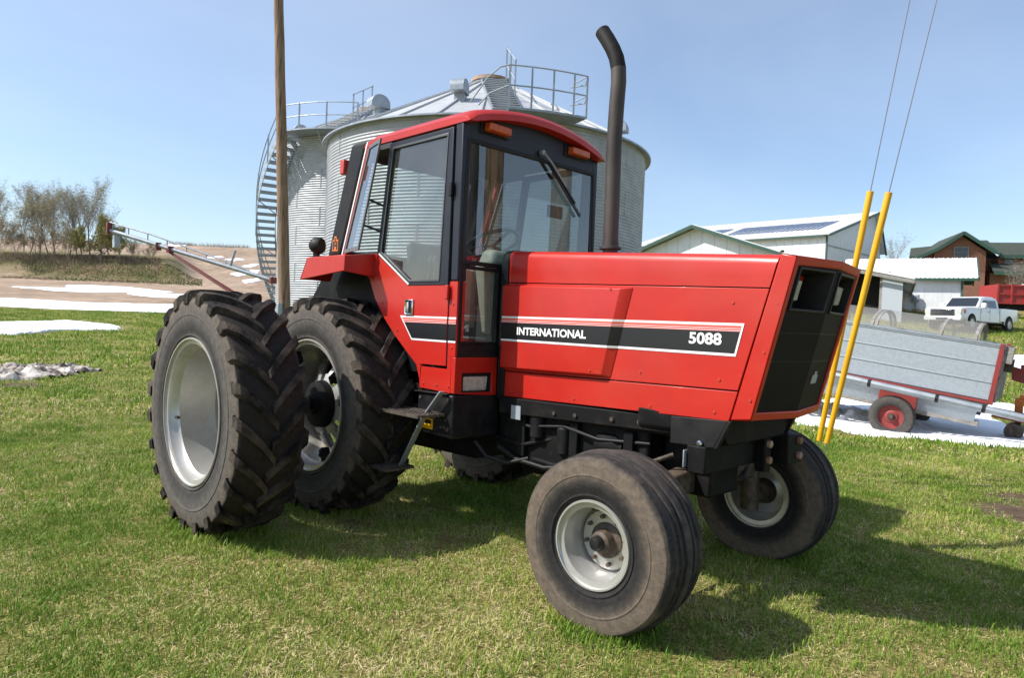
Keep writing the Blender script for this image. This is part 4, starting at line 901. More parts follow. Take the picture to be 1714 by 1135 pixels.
for sg in (-1, 1):
    lo = [(sg*.715,1.93),(sg*.335,1.93),(sg*.335,1.385),(sg*.715,1.385)]; li = [(sg*.685,1.905),(sg*.365,1.905),(sg*.365,1.405),(sg*.685,1.405)]
    q = MB(); q.ring(lo, li, 1.322, 1.346, 'X'); lw = q.build('lower_window', M['black'], TR, bevel=.005)
    MB().add([(1.333, y, z) for y, z in li], [(0,1,2,3)]).build('window_pane', M['glass'], lw)
    q = MB(); q.box(1.318,1.343,min(sg*.715,sg*.335),max(sg*.715,sg*.335),1.295,1.385); q.build('lower_sill', M['black'], TR, bevel=.004)
    q = MB(); q.ring([(sg*.73,1.295),(sg*.335,1.295),(sg*.335,1.018),(sg*.73,1.046)], [(sg*.665,1.185),(sg*.385,1.185),(sg*.385,1.045),(sg*.665,1.052)], 1.30, 1.345, 'X'); q.build('front_lower_panel', M['red'], TR, bevel=.008)
    q = MB(); q.ring([(sg*.665,1.185),(sg*.385,1.185),(sg*.385,1.045),(sg*.665,1.052)], [(sg*.645,1.165),(sg*.40,1.165),(sg*.40,1.05),(sg*.645,1.055)], 1.26, 1.335, 'X'); q.build('lamp_surround', M['black'], TR)
    q = MB(); q.hexa([(1.25,sg*.645,1.052),(1.25,sg*.40,1.047),(1.25,sg*.40,1.165),(1.25,sg*.645,1.165)], [(1.318,sg*.64,1.058),(1.318,sg*.405,1.053),(1.33,sg*.405,1.16),(1.33,sg*.64,1.16)]); q.build('flood_light', M['lamp'], TR, bevel=.01)
q = MB(); q.box(1.30,1.345,-.335,.335,1.02,1.93); q.build('firewall', M['frame'], TR)
# wiper
q = MB(); q.lathe([(0,0),(0,.022),(.03,.02),(.035,0)], (1.348,.035,2.835), 14, 'X'); q.tube([(1.375,.035,2.835),(1.385,.12,2.77),(1.378,.30,2.62)], [.010,.009,.007], 8); wp = q.build('wiper', M['galv_dark'], TR, 50)
q = MB(); q.bar((1.366,.10,2.775),(1.364,.50,2.42),.012,.022); q.bar((1.374,.22,2.69),(1.374,.42,2.51),.012,.014); q.build('wiper_blade', M['band'], wp)
# roof
q = MB(); xs = [(.10,.0,.0),(.13,.03,.02),(.22,.05,.03),(.7,.05,.03),(1.18,.05,.03),(1.33,.045,.03),(1.385,.03,.022),(1.412,.0,.0)]
ys = np.linspace(-.735,.735,25); V = []; nx, ny = len(xs), len(ys)
for (x, up, _) in xs:
    for y in ys:
        e = max(0, (abs(y)-.64)/.095); V.append((x+(.02*(1-(y/.735)**2) if x > 1.3 else 0), y, LZ(min(abs(y),.70)*(1 if y > 0 else -1))+.052+up-.045*e**2.2))
for (x, up, _) in xs:
    for y in ys: V.append((x+(.02*(1-(y/.735)**2) if x > 1.3 else 0), y, LZ(min(abs(y),.70))+.010))
o = nx*ny; Fs = []
for i in range(nx-1):
    for j in range(ny-1):
        Fs += [(i*ny+j,i*ny+j+1,(i+1)*ny+j+1,(i+1)*ny+j), (o+i*ny+j,o+(i+1)*ny+j,o+(i+1)*ny+j+1,o+i*ny+j+1)]
    Fs += [(i*ny,(i+1)*ny,o+(i+1)*ny,o+i*ny),(i*ny+ny-1,o+i*ny+ny-1,o+(i+1)*ny+ny-1,(i+1)*ny+ny-1)]
for j in range(ny-1): Fs += [(j,o+j,o+j+1,j+1),((nx-1)*ny+j,(nx-1)*ny+j+1,o+(nx-1)*ny+j+1,o+(nx-1)*ny+j)]
q.add(V, Fs); rf = q.build('cab_roof', M['red'], TR, bevel=.018, seg=3)
q = MB(); q.box(.12,1.30,-.66,.66,2.875,2.882); q.build('headliner', M['interior'], TR)
# rear wall and rear window
q = MB(); rw0 = [(-.64,0),(.64,0),(.64,1),(-.64,1)]
P = lambda y, t: (-.36+.33*t, y, 2.06+.88*t)
q.add([P(-.64,0),P(.64,0),P(.64,1),P(-.64,1),P(-.56,.06),P(.56,.06),P(.56,.90),P(-.56,.90)], [(i,(i+1)%4,4+(i+1)%4,4+i) for i in range(4)]); rwo = q.build('rear_window', M['interior'], TR); 
md = rwo.modifiers.new('thick', 'SOLIDIFY'); md.thickness = .03
MB().add([P(-.56,.06),P(.56,.06),P(.56,.90),P(-.56,.90)], [(0,1,2,3)]).build('window_pane', M['glass'], rwo)
q = MB(); q.box(-.40,-.36,-.66,.66,1.04,2.06); q.build('rear_wall', M['interior'], TR)
q = MB(); q.box(-.38,1.30,-.68,.68,1.08,1.16); q.build('cab_floor', M['interior'], TR)
# interior
q = MB(); q.box(.18,.62,-.25,.25,1.50,1.64); sc_ = q.build('seat', M['seat'], TR, bevel=.05, seg=3)
q = MB(); q.hexa([(.10,-.24,1.60),(.22,-.24,1.62),(.22,.24,1.62),(.10,.24,1.60)], [(-.02,-.20,2.20),(.07,-.20,2.22),(.07,.20,2.22),(-.02,.20,2.20)]); q.build('seat_back', M['seat'], sc_, bevel=.04, seg=3)
q = MB(); q.box(.25,.55,-.18,.18,1.16,1.50); q.build('seat_base', M['interior'], sc_)
q = MB(); q.hexa([(1.05,-.34,1.16),(1.30,-.34,1.16),(1.30,.30,1.16),(1.05,.30,1.16)], [(1.13,-.34,1.98),(1.30,-.34,1.98),(1.30,.30,1.98),(1.13,.30,1.98)]); q.build('dashboard', M['interior'], TR, bevel=.03)
q = MB(); q.hexa([(1.26,-.42,1.45),(1.30,-.42,1.45),(1.30,-.36,1.45),(1.26,-.36,1.45)], [(1.20,-.46,1.95),(1.30,-.46,1.95),(1.30,-.34,1.95),(1.20,-.34,1.95)]); q.build('cowl_trim', M['cream'], TR, bevel=.01)
q = MB(); q.hexa([(1.08,-.36,1.94),(1.28,-.36,1.96),(1.28,-.06,1.96),(1.08,-.06,1.94)], [(1.12,-.32,2.09),(1.25,-.32,2.08),(1.25,-.12,2.07),(1.12,-.12,2.09)]); q.build('instrument_pod', M['cream'], TR, bevel=.04, seg=3)
q = MB(); q.tube([(1.12,-.02,1.7),(.93,-.02,2.12)], .035, 12); q.build('steering_column', M['interior'], TR, 50)
q = MB(); ax = Vector((-.42,0,.9)).normalized(); cS = Vector((.91,-.02,2.17)); u = Vector((0,1,0)); v = ax.cross(u)
q.tube([cS+(u*math.cos(t)+v*math.sin(t))*.215 for t in np.linspace(0, 2*math.pi, 41)], .015, 10)
for t in (.5, 2.6, 4.7): q.bar(cS-ax*.02, cS+(u*math.cos(t)+v*math.sin(t))*.21, .03, .012)
q.build('steering_wheel', M['band'], TR, 50)
q = MB(); q.box(.45,1.0,-.60,-.34,1.16,1.62); q.build('control_console', M['interior'], TR, bevel=.03)
for x, t in ((.62,.10),(.74,.04),(.86,.14)):
    q = MB(); q.tube([(x,-.48,1.6),(x+t,-.48,1.98)], .012, 8); q.lathe([(0,0),(.0,.02),(.03,.028),(.06,.018),(.065,0)], (x+t,-.48,1.97), 12, 'Z'); q.build('lever', M['interior'], TR, 50)
q = MB(); q.lathe([(0,.09),(.42,.09),(.44,.05),(.44,0)], (.98,-.36,1.50), 18, 'Z'); q.build('console_post', M['cream'], TR, 40)
q = MB(); q.box(1.20,1.215,.28,.46,2.40,2.50); q.build('rear_view_mirror', M['interior'], TR, bevel=.01)

# small fasteners along the panel edges
bolt_me = MB().lathe([(-.004,.0),(-.004,.008),(.002,.009),(.004,.006),(.004,0)], n=8).mesh('panel_bolt', M['red_faded'])
for sg in (-1, 1):
    for x, z, o in ((1.50,1.06,0),(2.1,1.075,0),(2.7,1.10,0),(3.12,1.115,0),(3.20,1.70,0),(3.14,1.29,0),(2.62,1.29,0),(1.46,1.26,BUL),(1.46,1.78,BUL),(2.26,1.27,BUL),(2.40,1.775,BUL)):
        link('panel_bolt', bolt_me, TR, (x, sg*(hy(x)+o+.001), z))
    for x, z in ((1.0,1.09),(1.15,1.09),(1.28,1.09),(.66,1.46),(.45,1.66),(1.30,1.36),(1.30,1.66)): link('panel_bolt', bolt_me, TR, (x, sg*(YC+.001), z))
    for z in (1.2,1.45,1.7): link('panel_bolt', bolt_me, TR, (XC(z)-.035, sg*.4305, z))
for x, z in ((.99,.80),(1.30,.79),(.99,.99),(1.30,1.0)): link('panel_bolt', MB().lathe([(-.005,0),(-.005,.011),(.004,.011),(.004,0)], n=6).mesh('box_bolt', M['grease']), TR, (x, -.742, z))
# engine bay: pump, alternator, pipes, wiring, brackets
q = MB(); q.lathe([(-.09,0),(-.09,.075),(-.05,.085),(.05,.085),(.08,.06),(.11,.06),(.11,0)], (2.35,-.27,.80), 20, 'X'); q.build('hydraulic_pump', M['frame'], TR, 40)
q = MB(); q.lathe([(-.06,0),(-.06,.05),(.10,.05),(.12,.03),(.12,0)], (1.98,-.30,.76), 18, 'Z'); q.build('fuel_filter', M['black'], TR, 40)
for pts, r, mt in (([(1.45,-.30,.86),(1.7,-.34,.84),(2.0,-.33,.88),(2.3,-.35,.84),(2.65,-.30,.86)], .012, 'black'), ([(1.4,-.34,.66),(1.6,-.36,.60),(1.85,-.34,.58),(2.1,-.30,.62)], .018, 'black'), ([(2.2,-.31,.74),(2.4,-.36,.68),(2.6,-.36,.72),(2.8,-.28,.82)], .014, 'grease'), ([(1.32,-.50,.70),(1.40,-.46,.60),(1.55,-.40,.57),(1.7,-.34,.62)], .015, 'black'), ([(2.75,-.2,.6),(2.9,-.42,.62),(2.84,-.6,.72)], .012, 'black'), ([(2.7,.2,.6),(2.9,.40,.62),(2.84,.6,.72)], .012, 'black')):
    MB().tube(pts, r, 8).build('pipe', M[mt], TR, 60)
for x in (1.58, 2.05, 2.48): MB().box(x,x+.07,-.34,-.22,.62,.92).build('engine_bracket', M['frame'], TR, bevel=.008)
q = MB(); q.tube([(2.62,-.08,.70),(2.72,-.5,.60)], .035, 12); q.tube([(2.70,-.42,.61),(2.73,-.60,.585)], .018, 10); q.build('steering_cylinder', M['grease'], TR, 50)

# ================================================================== grain bins
def ring_mesh(R, h=.8, nseg=112):
    q = MB(); n = 8*6; prof = []
    for i in range(n+1):
        z = h*i/n; prof.append((z, R+.013*math.cos(2*math.pi*i/6)))
    q.lathe(prof, n=nseg, ax='Z')
    for k in range(10):                                 # vertical laps between sheets
        a = 2*math.pi*k/10; c, s_ = math.cos(a), math.sin(a); t = (-s_, c)
        lo = [((R+r)*c+t[0]*w, (R+r)*s_+t[1]*w, 0.) for r, w in ((.006,-.02),(.0145,-.02),(.0145,.02),(.006,.02))]
        q.hexa(lo, [(x, y, h) for x, y, _ in lo])
    return q.mesh('wall_ring', M['galv'], smooth=70)
def roof_panel_mesh(R, rise, n, r_top):
    q = MB(); a = math.pi/n; Ro = R+.16; drop = rise*.16/(R-r_top)
    A = [(Ro*math.cos(-a), Ro*math.sin(-a), -drop), (Ro*math.cos(a), Ro*math.sin(a), -drop), (r_top*math.cos(a), r_top*math.sin(a), rise), (r_top*math.cos(-a), r_top*math.sin(-a), rise)]
    q.hexa([(x, y, z-.02) for x, y, z in A], A)
    for e in (1,):                                      # standing rib on one edge
        p0, p1 = Vector(A[1]), Vector(A[2]); q.bar(p0+Vector((0,0,.02)), p1+Vector((0,0,.02)), .05, .07)
    return q.mesh('roof_panel', M['roofmetal'])
def vent(parent, R, rise, r_top, phi, frac):
    r = R+(r_top-R)*frac; z = rise*frac
    v = empty('roof_vent', (r*math.cos(phi), r*math.sin(phi), parent['eave']+z), phi, parent); v.scale = (.72,.72,.72)
    MB().box(-.22,.22,-.22,.22,-.15,.35).build('vent_neck', M['galv_dark'], v)
    pr = [(.62,.22),(.62,.42)]+[(.17+.45*math.cos(t), .42+.38*math.sin(t)) for t in np.linspace(.15, math.pi, 9)]+[(-.28,.22)]
    MB().prism(pr, -.30, .30).build('vent_hood', M['galv_dark'], v, bevel=.02)
def rail_tube(pts, r=.021): return MB().tube(pts, r, 7)
def grain_bin(name, d, s, R, eave, rise, rings, npan, label, r_top=.55):
    base = float(Tz(d, s)); b = empty(name, at(d, s, base), heading(0, 1)); tag(b, label, 'grain bin', 'galvanised grain bins')
    H = eave-base; b['eave'] = H; h = H/rings; me = ring_mesh(R, h)
    for k in range(rings): link('wall_ring', me, b, (0, 0, h*k), (0, 0, (k % 2)*math.pi/10))
    MB().lathe([(0,R-.05),(0,R+.25),(-.4,R+.28),(-.4,R-.05)], n=64, ax='Z').build('foundation', M['greywood'], b)
    pm = roof_panel_mesh(R, rise, npan, r_top)
    for k in range(npan): link('roof_panel', pm, b, (0, 0, H), (0, 0, 2*math.pi*k/npan))
    MB().lathe([(0,R+.015),(-.05,R+.19),(-.10,R+.19),(-.10,R+.015)], (0,0,H), 112, 'Z').build('eave_ring', M['galv_dark'], b, 60)
    MB().lathe([(-.1,r_top+.05),(.03,r_top+.05),(.04,r_top+.15),(.15,r_top+.15),(.19,r_top*.7),(.20,0)], (0,0,H+rise), 28, 'Z').build('peak_lid', M['rust'], b, 40)
    return b, H
def pol(r, phi, z): return (r*math.cos(phi), r*math.sin(phi), z)
def roof_steps(b, H, R, rise, r_top, phi, f0=.0, f1=.9, nst=14, side=.38, rail=True):
    ladder = empty('roof_ladder', (0, 0, 0), 0, b); e = Vector((-math.sin(phi), math.cos(phi), 0))
    P = lambda f, dz: Vector(pol(R+(r_top-R)*f, phi, H+rise*f+dz))
    for k in range(nst):
        f = f0+(f1-f0)*k/(nst-1); c = P(f, .10); MB().bar(c-e*side, c+e*side, .20, .03).build('roof_step', M['roofmetal'], ladder)
    for sg in (-1, 1): MB().bar(P(f0,.06)+e*side*sg, P(f1,.06)+e*side*sg, .04, .10).build('stringer', M['galv_dark'], ladder)
    if rail:
        for sg in ((1,) if rail == 1 else (-1,)):
            o = e*side*sg
            for dz in (.62, 1.20): rail_tube([P(.40,dz)+o, P(f1+.03,dz)+o]).build('handrail', M['galv_flat'], ladder)
            for f in (.42,.66,.90): MB().bar(P(f,.05)+o, P(f,1.22)+o, .075,.05).build('rail_post', M['galv_flat'], ladder)

# phi: 0 = viewer's right, 90 deg = away from the viewer -> front side is 270 deg
b1, H1 = grain_bin('grain_bin', 24.88, -1.11, 5.5, 7.30, 2.62, 9, 30, 'large corrugated steel grain bin directly behind the tractor cab')
for ph, fr in ((R_(-101),.34),(R_(-142),.26),(R_(-20),.20),(R_(60),.4)): vent(b1, 5.5, 2.62, .55, ph, fr)
roof_steps(b1, H1, 5.5, 2.62, .55, R_(-82), .04, .9, 15, .42, 1)
pf = empty('eave_platform', (0, 0, 0), 0, b1); ph = [R_(a) for a in np.linspace(-83, -63, 12)]
q = MB(); q.add([pol(5.62, a, H1-.05) for a in ph]+[pol(6.4, a, H1-.05) for a in ph], [(i, i+1, 13+i, 12+i) for i in range(11)]); o = q.build('deck', M['galv_dark'], pf); o.modifiers.new('thick', 'SOLIDIFY').thickness = .06
for dz in (.52, 1.05): rail_tube([pol(6.38, a, H1+dz) for a in ph]+[pol(5.75, ph[-1], H1+dz)]).build('handrail', M['galv_flat'], pf)
rail_tube([pol(6.38, ph[0], H1+1.05), pol(6.36, ph[0]-.04, H1+.98), pol(6.2, ph[0]-.09, H1+.75), pol(5.9, ph[0]-.17, H1+.15)]).build('handrail', M['galv_flat'], pf)
rail_tube([pol(6.38, ph[0], H1+.52), pol(6.15, ph[0]-.08, H1+.35), pol(5.95, ph[0]-.13, H1+.08)]).build('handrail', M['galv_flat'], pf)
for a in (ph[0], ph[3], ph[6], ph[9], ph[11]): MB().bar(pol(6.38, a, H1-.1), pol(6.38, a, H1+1.06), .05, .05).build('rail_post', M['galv_dark'], pf)
for dz in (.45, .95): rail_tube([pol(6.38, ph[-1], H1+dz+.05), pol(6.0, ph[-1]+.03, H1+dz), pol(5.7, ph[-1]-.02, H1+dz-.03)]).build('gate_arm', M['galv_flat'], pf)

b2, H2 = grain_bin('grain_bin', 33.76, -7.11, 4.2, 9.35, 1.95, 11, 26, 'tall narrow grain bin wrapped by a spiral stair, behind the pole')
for ph_, fr in ((R_(-170),.28),(R_(-60),.3),(R_(40),.3)): vent(b2, 4.2, 1.95, .55, ph_, fr)
st = empty('spiral_stair', (0, 0, 0), 0, b2); NT = 29; R2 = 4.2
pa = lambda k: R_(152+ (232-152)*(k/(NT-1))); za = lambda k: .25+(H2-.35-.25)*k/(NT-1)
tread = MB().box(0,.82,-.16,.16,-.11,0).mesh('stair_tread', M['galv_dark'])
for k in range(NT): link('stair_tread', tread, st, pol(R2+.12, pa(k), za(k)), (0, 0, pa(k)))
for rr_, nm in ((R2+.09,'stringer'),(R2+.92,'stringer')):
    q = MB()
    for k in range(NT-1): q.bar(Vector(pol(rr_, pa(k), za(k)-.02)), Vector(pol(rr_, pa(k+1), za(k+1)-.02)), .03, .24)
    q.build(nm, M['galv_flat'], st)
for dz in (.55, 1.05): rail_tube([pol(R2+.94, pa(k), za(k)+dz) for k in range(NT)], .022).build('handrail', M['galv_dark'], st)
for k in range(0, NT, 5): MB().bar(pol(R2+.94, pa(k), za(k)-.1), pol(R2+.94, pa(k), za(k)+1.08), .05, .05).build('rail_post', M['galv_dark'], st)
for k in range(2, NT, 6): MB().bar(pol(R2, pa(k), za(k)-.75), pol(R2+.9, pa(k), za(k)-.12), .04, .04).build('brace', M['galv_dark'], st)
pf2 = empty('eave_platform', (0, 0, 0), 0, b2); ph = [R_(a) for a in np.linspace(232, 275, 10)]
q = MB(); q.add([pol(R2+.1, a, H2-.12) for a in ph]+[pol(R2+1.0, a, H2-.12) for a in ph], [(i, i+1, 11+i, 10+i) for i in range(9)]); o = q.build('deck', M['galv_dark'], pf2); o.modifiers.new('thick', 'SOLIDIFY').thickness = .06
for dz in (.50, 1.02): rail_tube([pol(R2+.94, a, H2-.1+dz) for a in ph]+[pol(R2+.3, ph[-1], H2-.1+dz)]).build('handrail', M['galv_dark'], pf2)
for i in (0, 3, 6, 9): MB().bar(pol(R2+.94, ph[i], H2-.2), pol(R2+.94, ph[i], H2+.93), .055, .055).build('rail_post', M['galv_dark'], pf2)
roof_steps(b2, H2, R2, 1.95, .55, R_(255), .02, .9, 12, .38, 1)
for i in (1, 5, 8): MB().bar(pol(R2+.05, ph[i], H2-1.1), pol(R2+.9, ph[i], H2-.15), .045, .045).build('brace', M['galv_dark'], pf2)
# meter box by the bins
mbx = empty('meter_box', at(27.5, -8.15, float(Tz(27.5,-8.15))), heading(0, 1)); tag(mbx, 'small beige meter box standing at the foot of the narrow bin', 'meter box')
MB().box(-.25,.25,-.12,.12,.95,1.95).build('cabinet', M['cream'], mbx, bevel=.02); MB().box(-.04,.04,-.04,.04,0,.95).build('post', M['galv_dark'], mbx)

# ================================================================== poles, guy wires
def pole(d, s, s_top, h, r0, r1, label, d_top=None, group='utility poles'):
    z = float(Tz(d, s)); o = empty('utility_pole', at(d, s, z)); tag(o, label, 'pole', group)
    a = Vector((0, 0, -.3)); b = Vector(at(d_top or d, s_top, z+h))-Vector(at(d, s, z)); g = random.Random(3)
    pts = []; rad = []
    for k in range(16):
        t = k/15; pts.append(a.lerp(b, t)+Vector(((g.random()-.5)*.012, (g.random()-.5)*.012, 0))); rad.append(r0+(r1-r0)*t)
    MB().tube(pts, rad, 16).build('shaft', M['wood'], o, 60); return o
p1 = pole(16, -5.15, -5.70, 10.6, .140, .098, 'brown weathered wooden utility pole left of the cab')
cpt = MB(); cpt.box(-.05,.05,-.05,.05,0,.28); cpt.tube([(0,0,-1.6),(0,0,0)], .022, 8); v = Vector(at(15.85,-5.32,1.50))-p1.location; cpt.build('conduit_box', M['galv_dark'], p1, loc=v, bevel=.006)
pa_ = pole(5.73, 4.89, 4.89, 16.3, .16, .10, 'wooden pole beside the tractor nose, right hand reflection in the windscreen', group='reflected poles')
pb_ = pole(4.77, 4.88, 4.88, 11.2, .15, .10, 'wooden pole beside the tractor nose, left hand reflection in the windscreen', group='reflected poles')
def guy(ga, gb, top, label):
    o = empty('guy_wire', ga); tag(o, label, 'guy wire', 'guy wires with yellow guards'); ga = Vector(ga); gb = Vector(gb); top = Vector(top)
    n = (gb-ga).normalized(); foot = ga-n*(ga.z+.05)/n.z
    MB().tube([foot-ga, top-ga], .0055, 6).build('wire', M['wire'], o); MB().tube([Vector((0,0,0)), gb-ga], [.028,.034], 12).build('guard', M['yellow'], o, 60)
    MB().tube([foot-ga-Vector((0,0,.1)), (foot-ga)+n*.35], .011, 6).build('anchor_rod', M['galv_dark'], o)
def along(a, b, t): return Vector(a).lerp(Vector(b), t)
# each wire runs from its anchor up to the pole
ga, gb = px_at(1384, 742, 7.30), px_at(1488, 322, 6.96); guy(ga, gb, ga+(gb-ga)*4.6, 'right hand guy wire in a long yellow plastic guard')
ga, gb = px_at(1371, 738, 7.62), px_at(1457, 320, 7.295); guy(ga, gb, ga+(gb-ga)*5.81, 'left hand guy wire whose yellow guard passes behind the tractor nose')

# ================================================================== conveyor (grain auger) on the left
au = empty('grain_auger', at(27.5, -12, float(Tz(27.5,-12)))); tag(au, 'long galvanised grain auger on red struts left of the bins', 'auger')
O = au.location; V_ = lambda d, s, z: Vector(at(d, s, z))-O
A, B = V_(28, -16.30, 4.60), V_(27, -9.35, 2.80); up = Vector((0,0,1))
MB().tube([A, B], .085, 14).build('tube', M['galv_dark'], au, 60)
rail_tube([A+up*.32, A.lerp(B,.25)+up*.34, A.lerp(B,.62)+up*.22, A.lerp(B,.86)+up*.1], .03).build('truss_rail', M['galv_dark'], au)
for t in (.02,.12,.24,.36,.48,.60,.72): MB().bar(A.lerp(B,t), A.lerp(B,t)+up*(.33 if t < .4 else .24), .04, .04).build('truss_post', M['galv_dark'], au)
MB().bar(A.lerp(B,.745), A.lerp(B,.775)+up*.72, .09, .03).build('sight_fin', M['galv_flat'], au)
q = MB(); q.box(-.10,.10,-.11,.11,-.14,.30); q.build('head_box', M['darkred'], au, loc=A, bevel=.02)
q = MB(); q.hexa([(-.14,-.12,0),(.14,-.12,0),(.14,.12,0),(-.14,.12,0)], [(-.12,-.10,-.50),(.16,-.10,-.46),(.16,.10,-.46),(-.12,.10,-.50)]); q.build('spout', M['galv_flat'], au, loc=A+Vector((.2,.2,-.2)))
MB().box(-.09,.09,-.10,.10,-.20,.10).build('track_clamp', M['darkred'], au, loc=A.lerp(B,.305)); MB().box(-.12,.12,-.10,.10,-.15,.10).build('track_clamp', M['darkred'], au, loc=A.lerp(B,.38)); MB().box(-.10,.10,-.12,.12,-.12,.12).build('foot_box', M['darkred'], au, loc=B)
for dd in (-.35, .35):
    MB().tube([A.lerp(B,.36)+Vector((0,0,-.1)), V_(26.6+dd, -9.0, 1.25)], .045, 8).build('strut', M['darkred'], au)
    w = V_(26.6+dd*2.2, -9.0, float(Tz(26.6,-9.0))+.36); q = MB(); q.lathe([(-.09,.2),(-.11,.26),(-.10,.35),(0,.37),(.10,.35),(.11,.26),(.09,.2)], n=28); q.build('tyre', M['tyre_small'], au, 50, loc=w, rot=(0,0,heading(0,1)))
    q = MB(); q.lathe([(-.08,.2),(0,.19),(.02,0)], n=20); q.build('wheel', M['darkred'], au, 40, loc=w, rot=(0,0,heading(0,1)))
MB().tube([V_(25.7,-9.0,1.25), V_(27.5,-9.0,1.25)], .05, 8).build('axle', M['darkred'], au); MB().bar(V_(26.6,-9.0,1.25), V_(26.6,-6.5,.9), .08, .08).build('drawbar', M['darkred'], au)

# ================================================================== galvanised cart on the right
CA = heading(-.616, .788); cart = empty('farm_cart', at(12.15, 6.70, -.20), CA); tag(cart, 'galvanised box cart with red corner posts and red wheels', 'cart')
tA = R_(7.6); ct, sn = math.cos(tA), math.sin(tA); AX = .37       # +x = right along the cart, +y = away from the viewer
def W(u, w, y=0.): return (u*ct+w*sn, y, AX-u*sn+w*ct)
def cbox(name, u0, u1, w0, w1, y0, y1, material, parent=cart, bevel=.006):
    q = MB(); q.hexa([W(u0,w0,y0),W(u1,w0,y0),W(u1,w0,y1),W(u0,w0,y1)], [W(u0,w1,y0),W(u1,w1,y0),W(u1,w1,y1),W(u0,w1,y1)]); return q.build(name, M[material], parent, bevel=bevel)
wb_, wt_ = .585, 1.475; YB0, YB1 = .06, 1.85
for i in range(3):
    a, b = wb_+(wt_-wb_)*i/3, wb_+(wt_-wb_)*(i+1)/3
    for y0 in (YB0, YB1): cbox('side_sheet', -2.55, 1.30, a+.006, b-.006, y0, y0+.02, 'galv_flat'); cbox('sheet_lip', -2.55, 1.30, b-.012, b+.012, y0-.012, y0+.03, 'galv_flat')
for y0 in (YB0-.02, YB1+.005): cbox('top_rail', -2.57, 1.32, wt_+.012, wt_+.05, y0, y0+.05, 'galv_dark'); cbox('bottom_rail', -2.57, 1.32, wb_-.05, wb_-.008, y0-.01, y0+.04, 'cartred')
for y0 in (YB0-.03, YB1-.02): cbox('corner_post', 1.30, 1.37, wb_-.06, wt_+.06, y0, y0+.08, 'cartred')
cbox('end_board', 1.375, 1.40, wb_-.02, wt_+.03, YB0, YB1, 'greywood'); cbox('end_board', -2.58, -2.556, wb_, wt_, YB0, YB1, 'greywood'); cbox('floor', -2.5, 1.3, wb_-.1, wb_-.055, YB0+.02, YB1, 'greywood')
cbox('end_bracket', 1.40, 1.52, wb_+.5, wb_+.72, .3, .5, 'grease'); cbox('end_bracket', 1.40, 1.50, wt_-.25, wt_+.02, .08, .3, 'greywood')
for y0, y1 in ((.10,.30),(1.80,1.6)):
    q = MB(); q.hexa([W(-2.5,wb_-.06,y0),W(1.2,wb_-.06,y0),W(1.15,.17,y1),W(-2.4,.17,y1)], [W(-2.5,wb_-.06,y0+.02),W(1.2,wb_-.06,y0+.02),W(1.15,.17,y1+.02),W(-2.4,.17,y1+.02)]); q.build('lower_side', M['galv_flat'] if y0 < 1 else M['greywood'], cart)
cbox('sill_beam', -2.3, 1.22, .10, .20, .30, .40, 'greywood'); cbox('axle_stand', -.30, .30, .0, .50, .14, .26, 'cartred'); cbox('axle_stand', -.30, .30, .0, .50, 1.6, 1.72, 'cartred')
q = MB(); q.tube([(0,-.05,AX),(0,1.95,AX)], .05, 12); q.build('axle', M['grease'], cart, 50)
for yc, fl in ((-.06, 1), (1.94, -1)):
    w = empty('cart_wheel', (0, yc, AX), 0, cart)
    q = MB(); q.lathe([(-.085,.20),(-.105,.235),(-.112,.29),(-.100,.34),(-.07,.358),(-.065,.352),(-.03,.366),(0,.368),(.03,.366),(.065,.352),(.07,.358),(.100,.34),(.112,.29),(.105,.235),(.085,.20)], n=48); q.build('tyre', M['tyre_small'], w, 35)
    q = MB(); q.lathe([(-.10,.232),(-.088,.222),(-.07,.200),(-.03,.19),(-.02,.12),(-.045,.09),(-.045,.06),(.0,.06)], n=40); q.build('rim', M['cartred'], w, 40).scale = (1, fl, 1)
    q = MB(); q.lathe([(-.02,.06),(-.10,.055),(-.12,.04),(-.12,0)], n=20); q.build('hub', M['grease'], w, 40).scale = (1, fl, 1)
# wooden hoops and wire netting over the box
for u in (-2.3, -1.4, -.62, -.55, .45, .95):
    arc = [Vector(W(u, wt_+.05+.30*math.sin(t), YB0+.03+(YB1-YB0)*.5*(1-math.cos(t)))) for t in np.linspace(0, math.pi, 13)]; q = MB()
    for i in range(12): q.bar(arc[i], arc[i+1], .05, .02)
    q.build('hoop', M['greywood'], cart)
net = bpy.data.materials.new('wire_netting'); net.use_nodes = True; nt = net.node_tree; pb = nt.nodes['Principled BSDF']; pb.inputs['Base Color'].default_value = (.42,.40,.36,1); pb.inputs['Roughness'].default_value = .6; pb.inputs['Alpha'].default_value = .34
arc = [(wt_+.06+.30*math.sin(t), YB0+.03+(YB1-YB0)*.5*(1-math.cos(t))) for t in np.linspace(0, math.pi, 13)]
q = MB(); q.add([W(-2.4, w, y) for w, y in arc]+[W(1.0, w, y) for w, y in arc], [(i, i+1, 14+i, 13+i) for i in range(12)]); q.build('netting', net, cart, 60)
cbox('drawbar', 1.35, 3.2, wb_-.32, wb_-.16, .8, .95, 'cartred')
# pipe strapped along the cart
pi_ = empty('steel_pipe', at(12.05, 6.62, -.2), CA); tag(pi_, 'long grey steel pipe strapped along the lower side of the cart', 'pipe')
MB().tube([W(-2.3,.565,-.06), W(2.6,.42,-.06)], .062, 18).build('pipe_body', M['galv_dark'], pi_, 60)
for u in (-.42, .62, 1.28): MB().lathe([(-.025,.068),(.025,.068)], (0,0,0), 18, 'X').build('strap', M['black'], pi_, loc=W(u,.565-(u+2.3)*.0296,-.06), rot=(0, tA, 0))
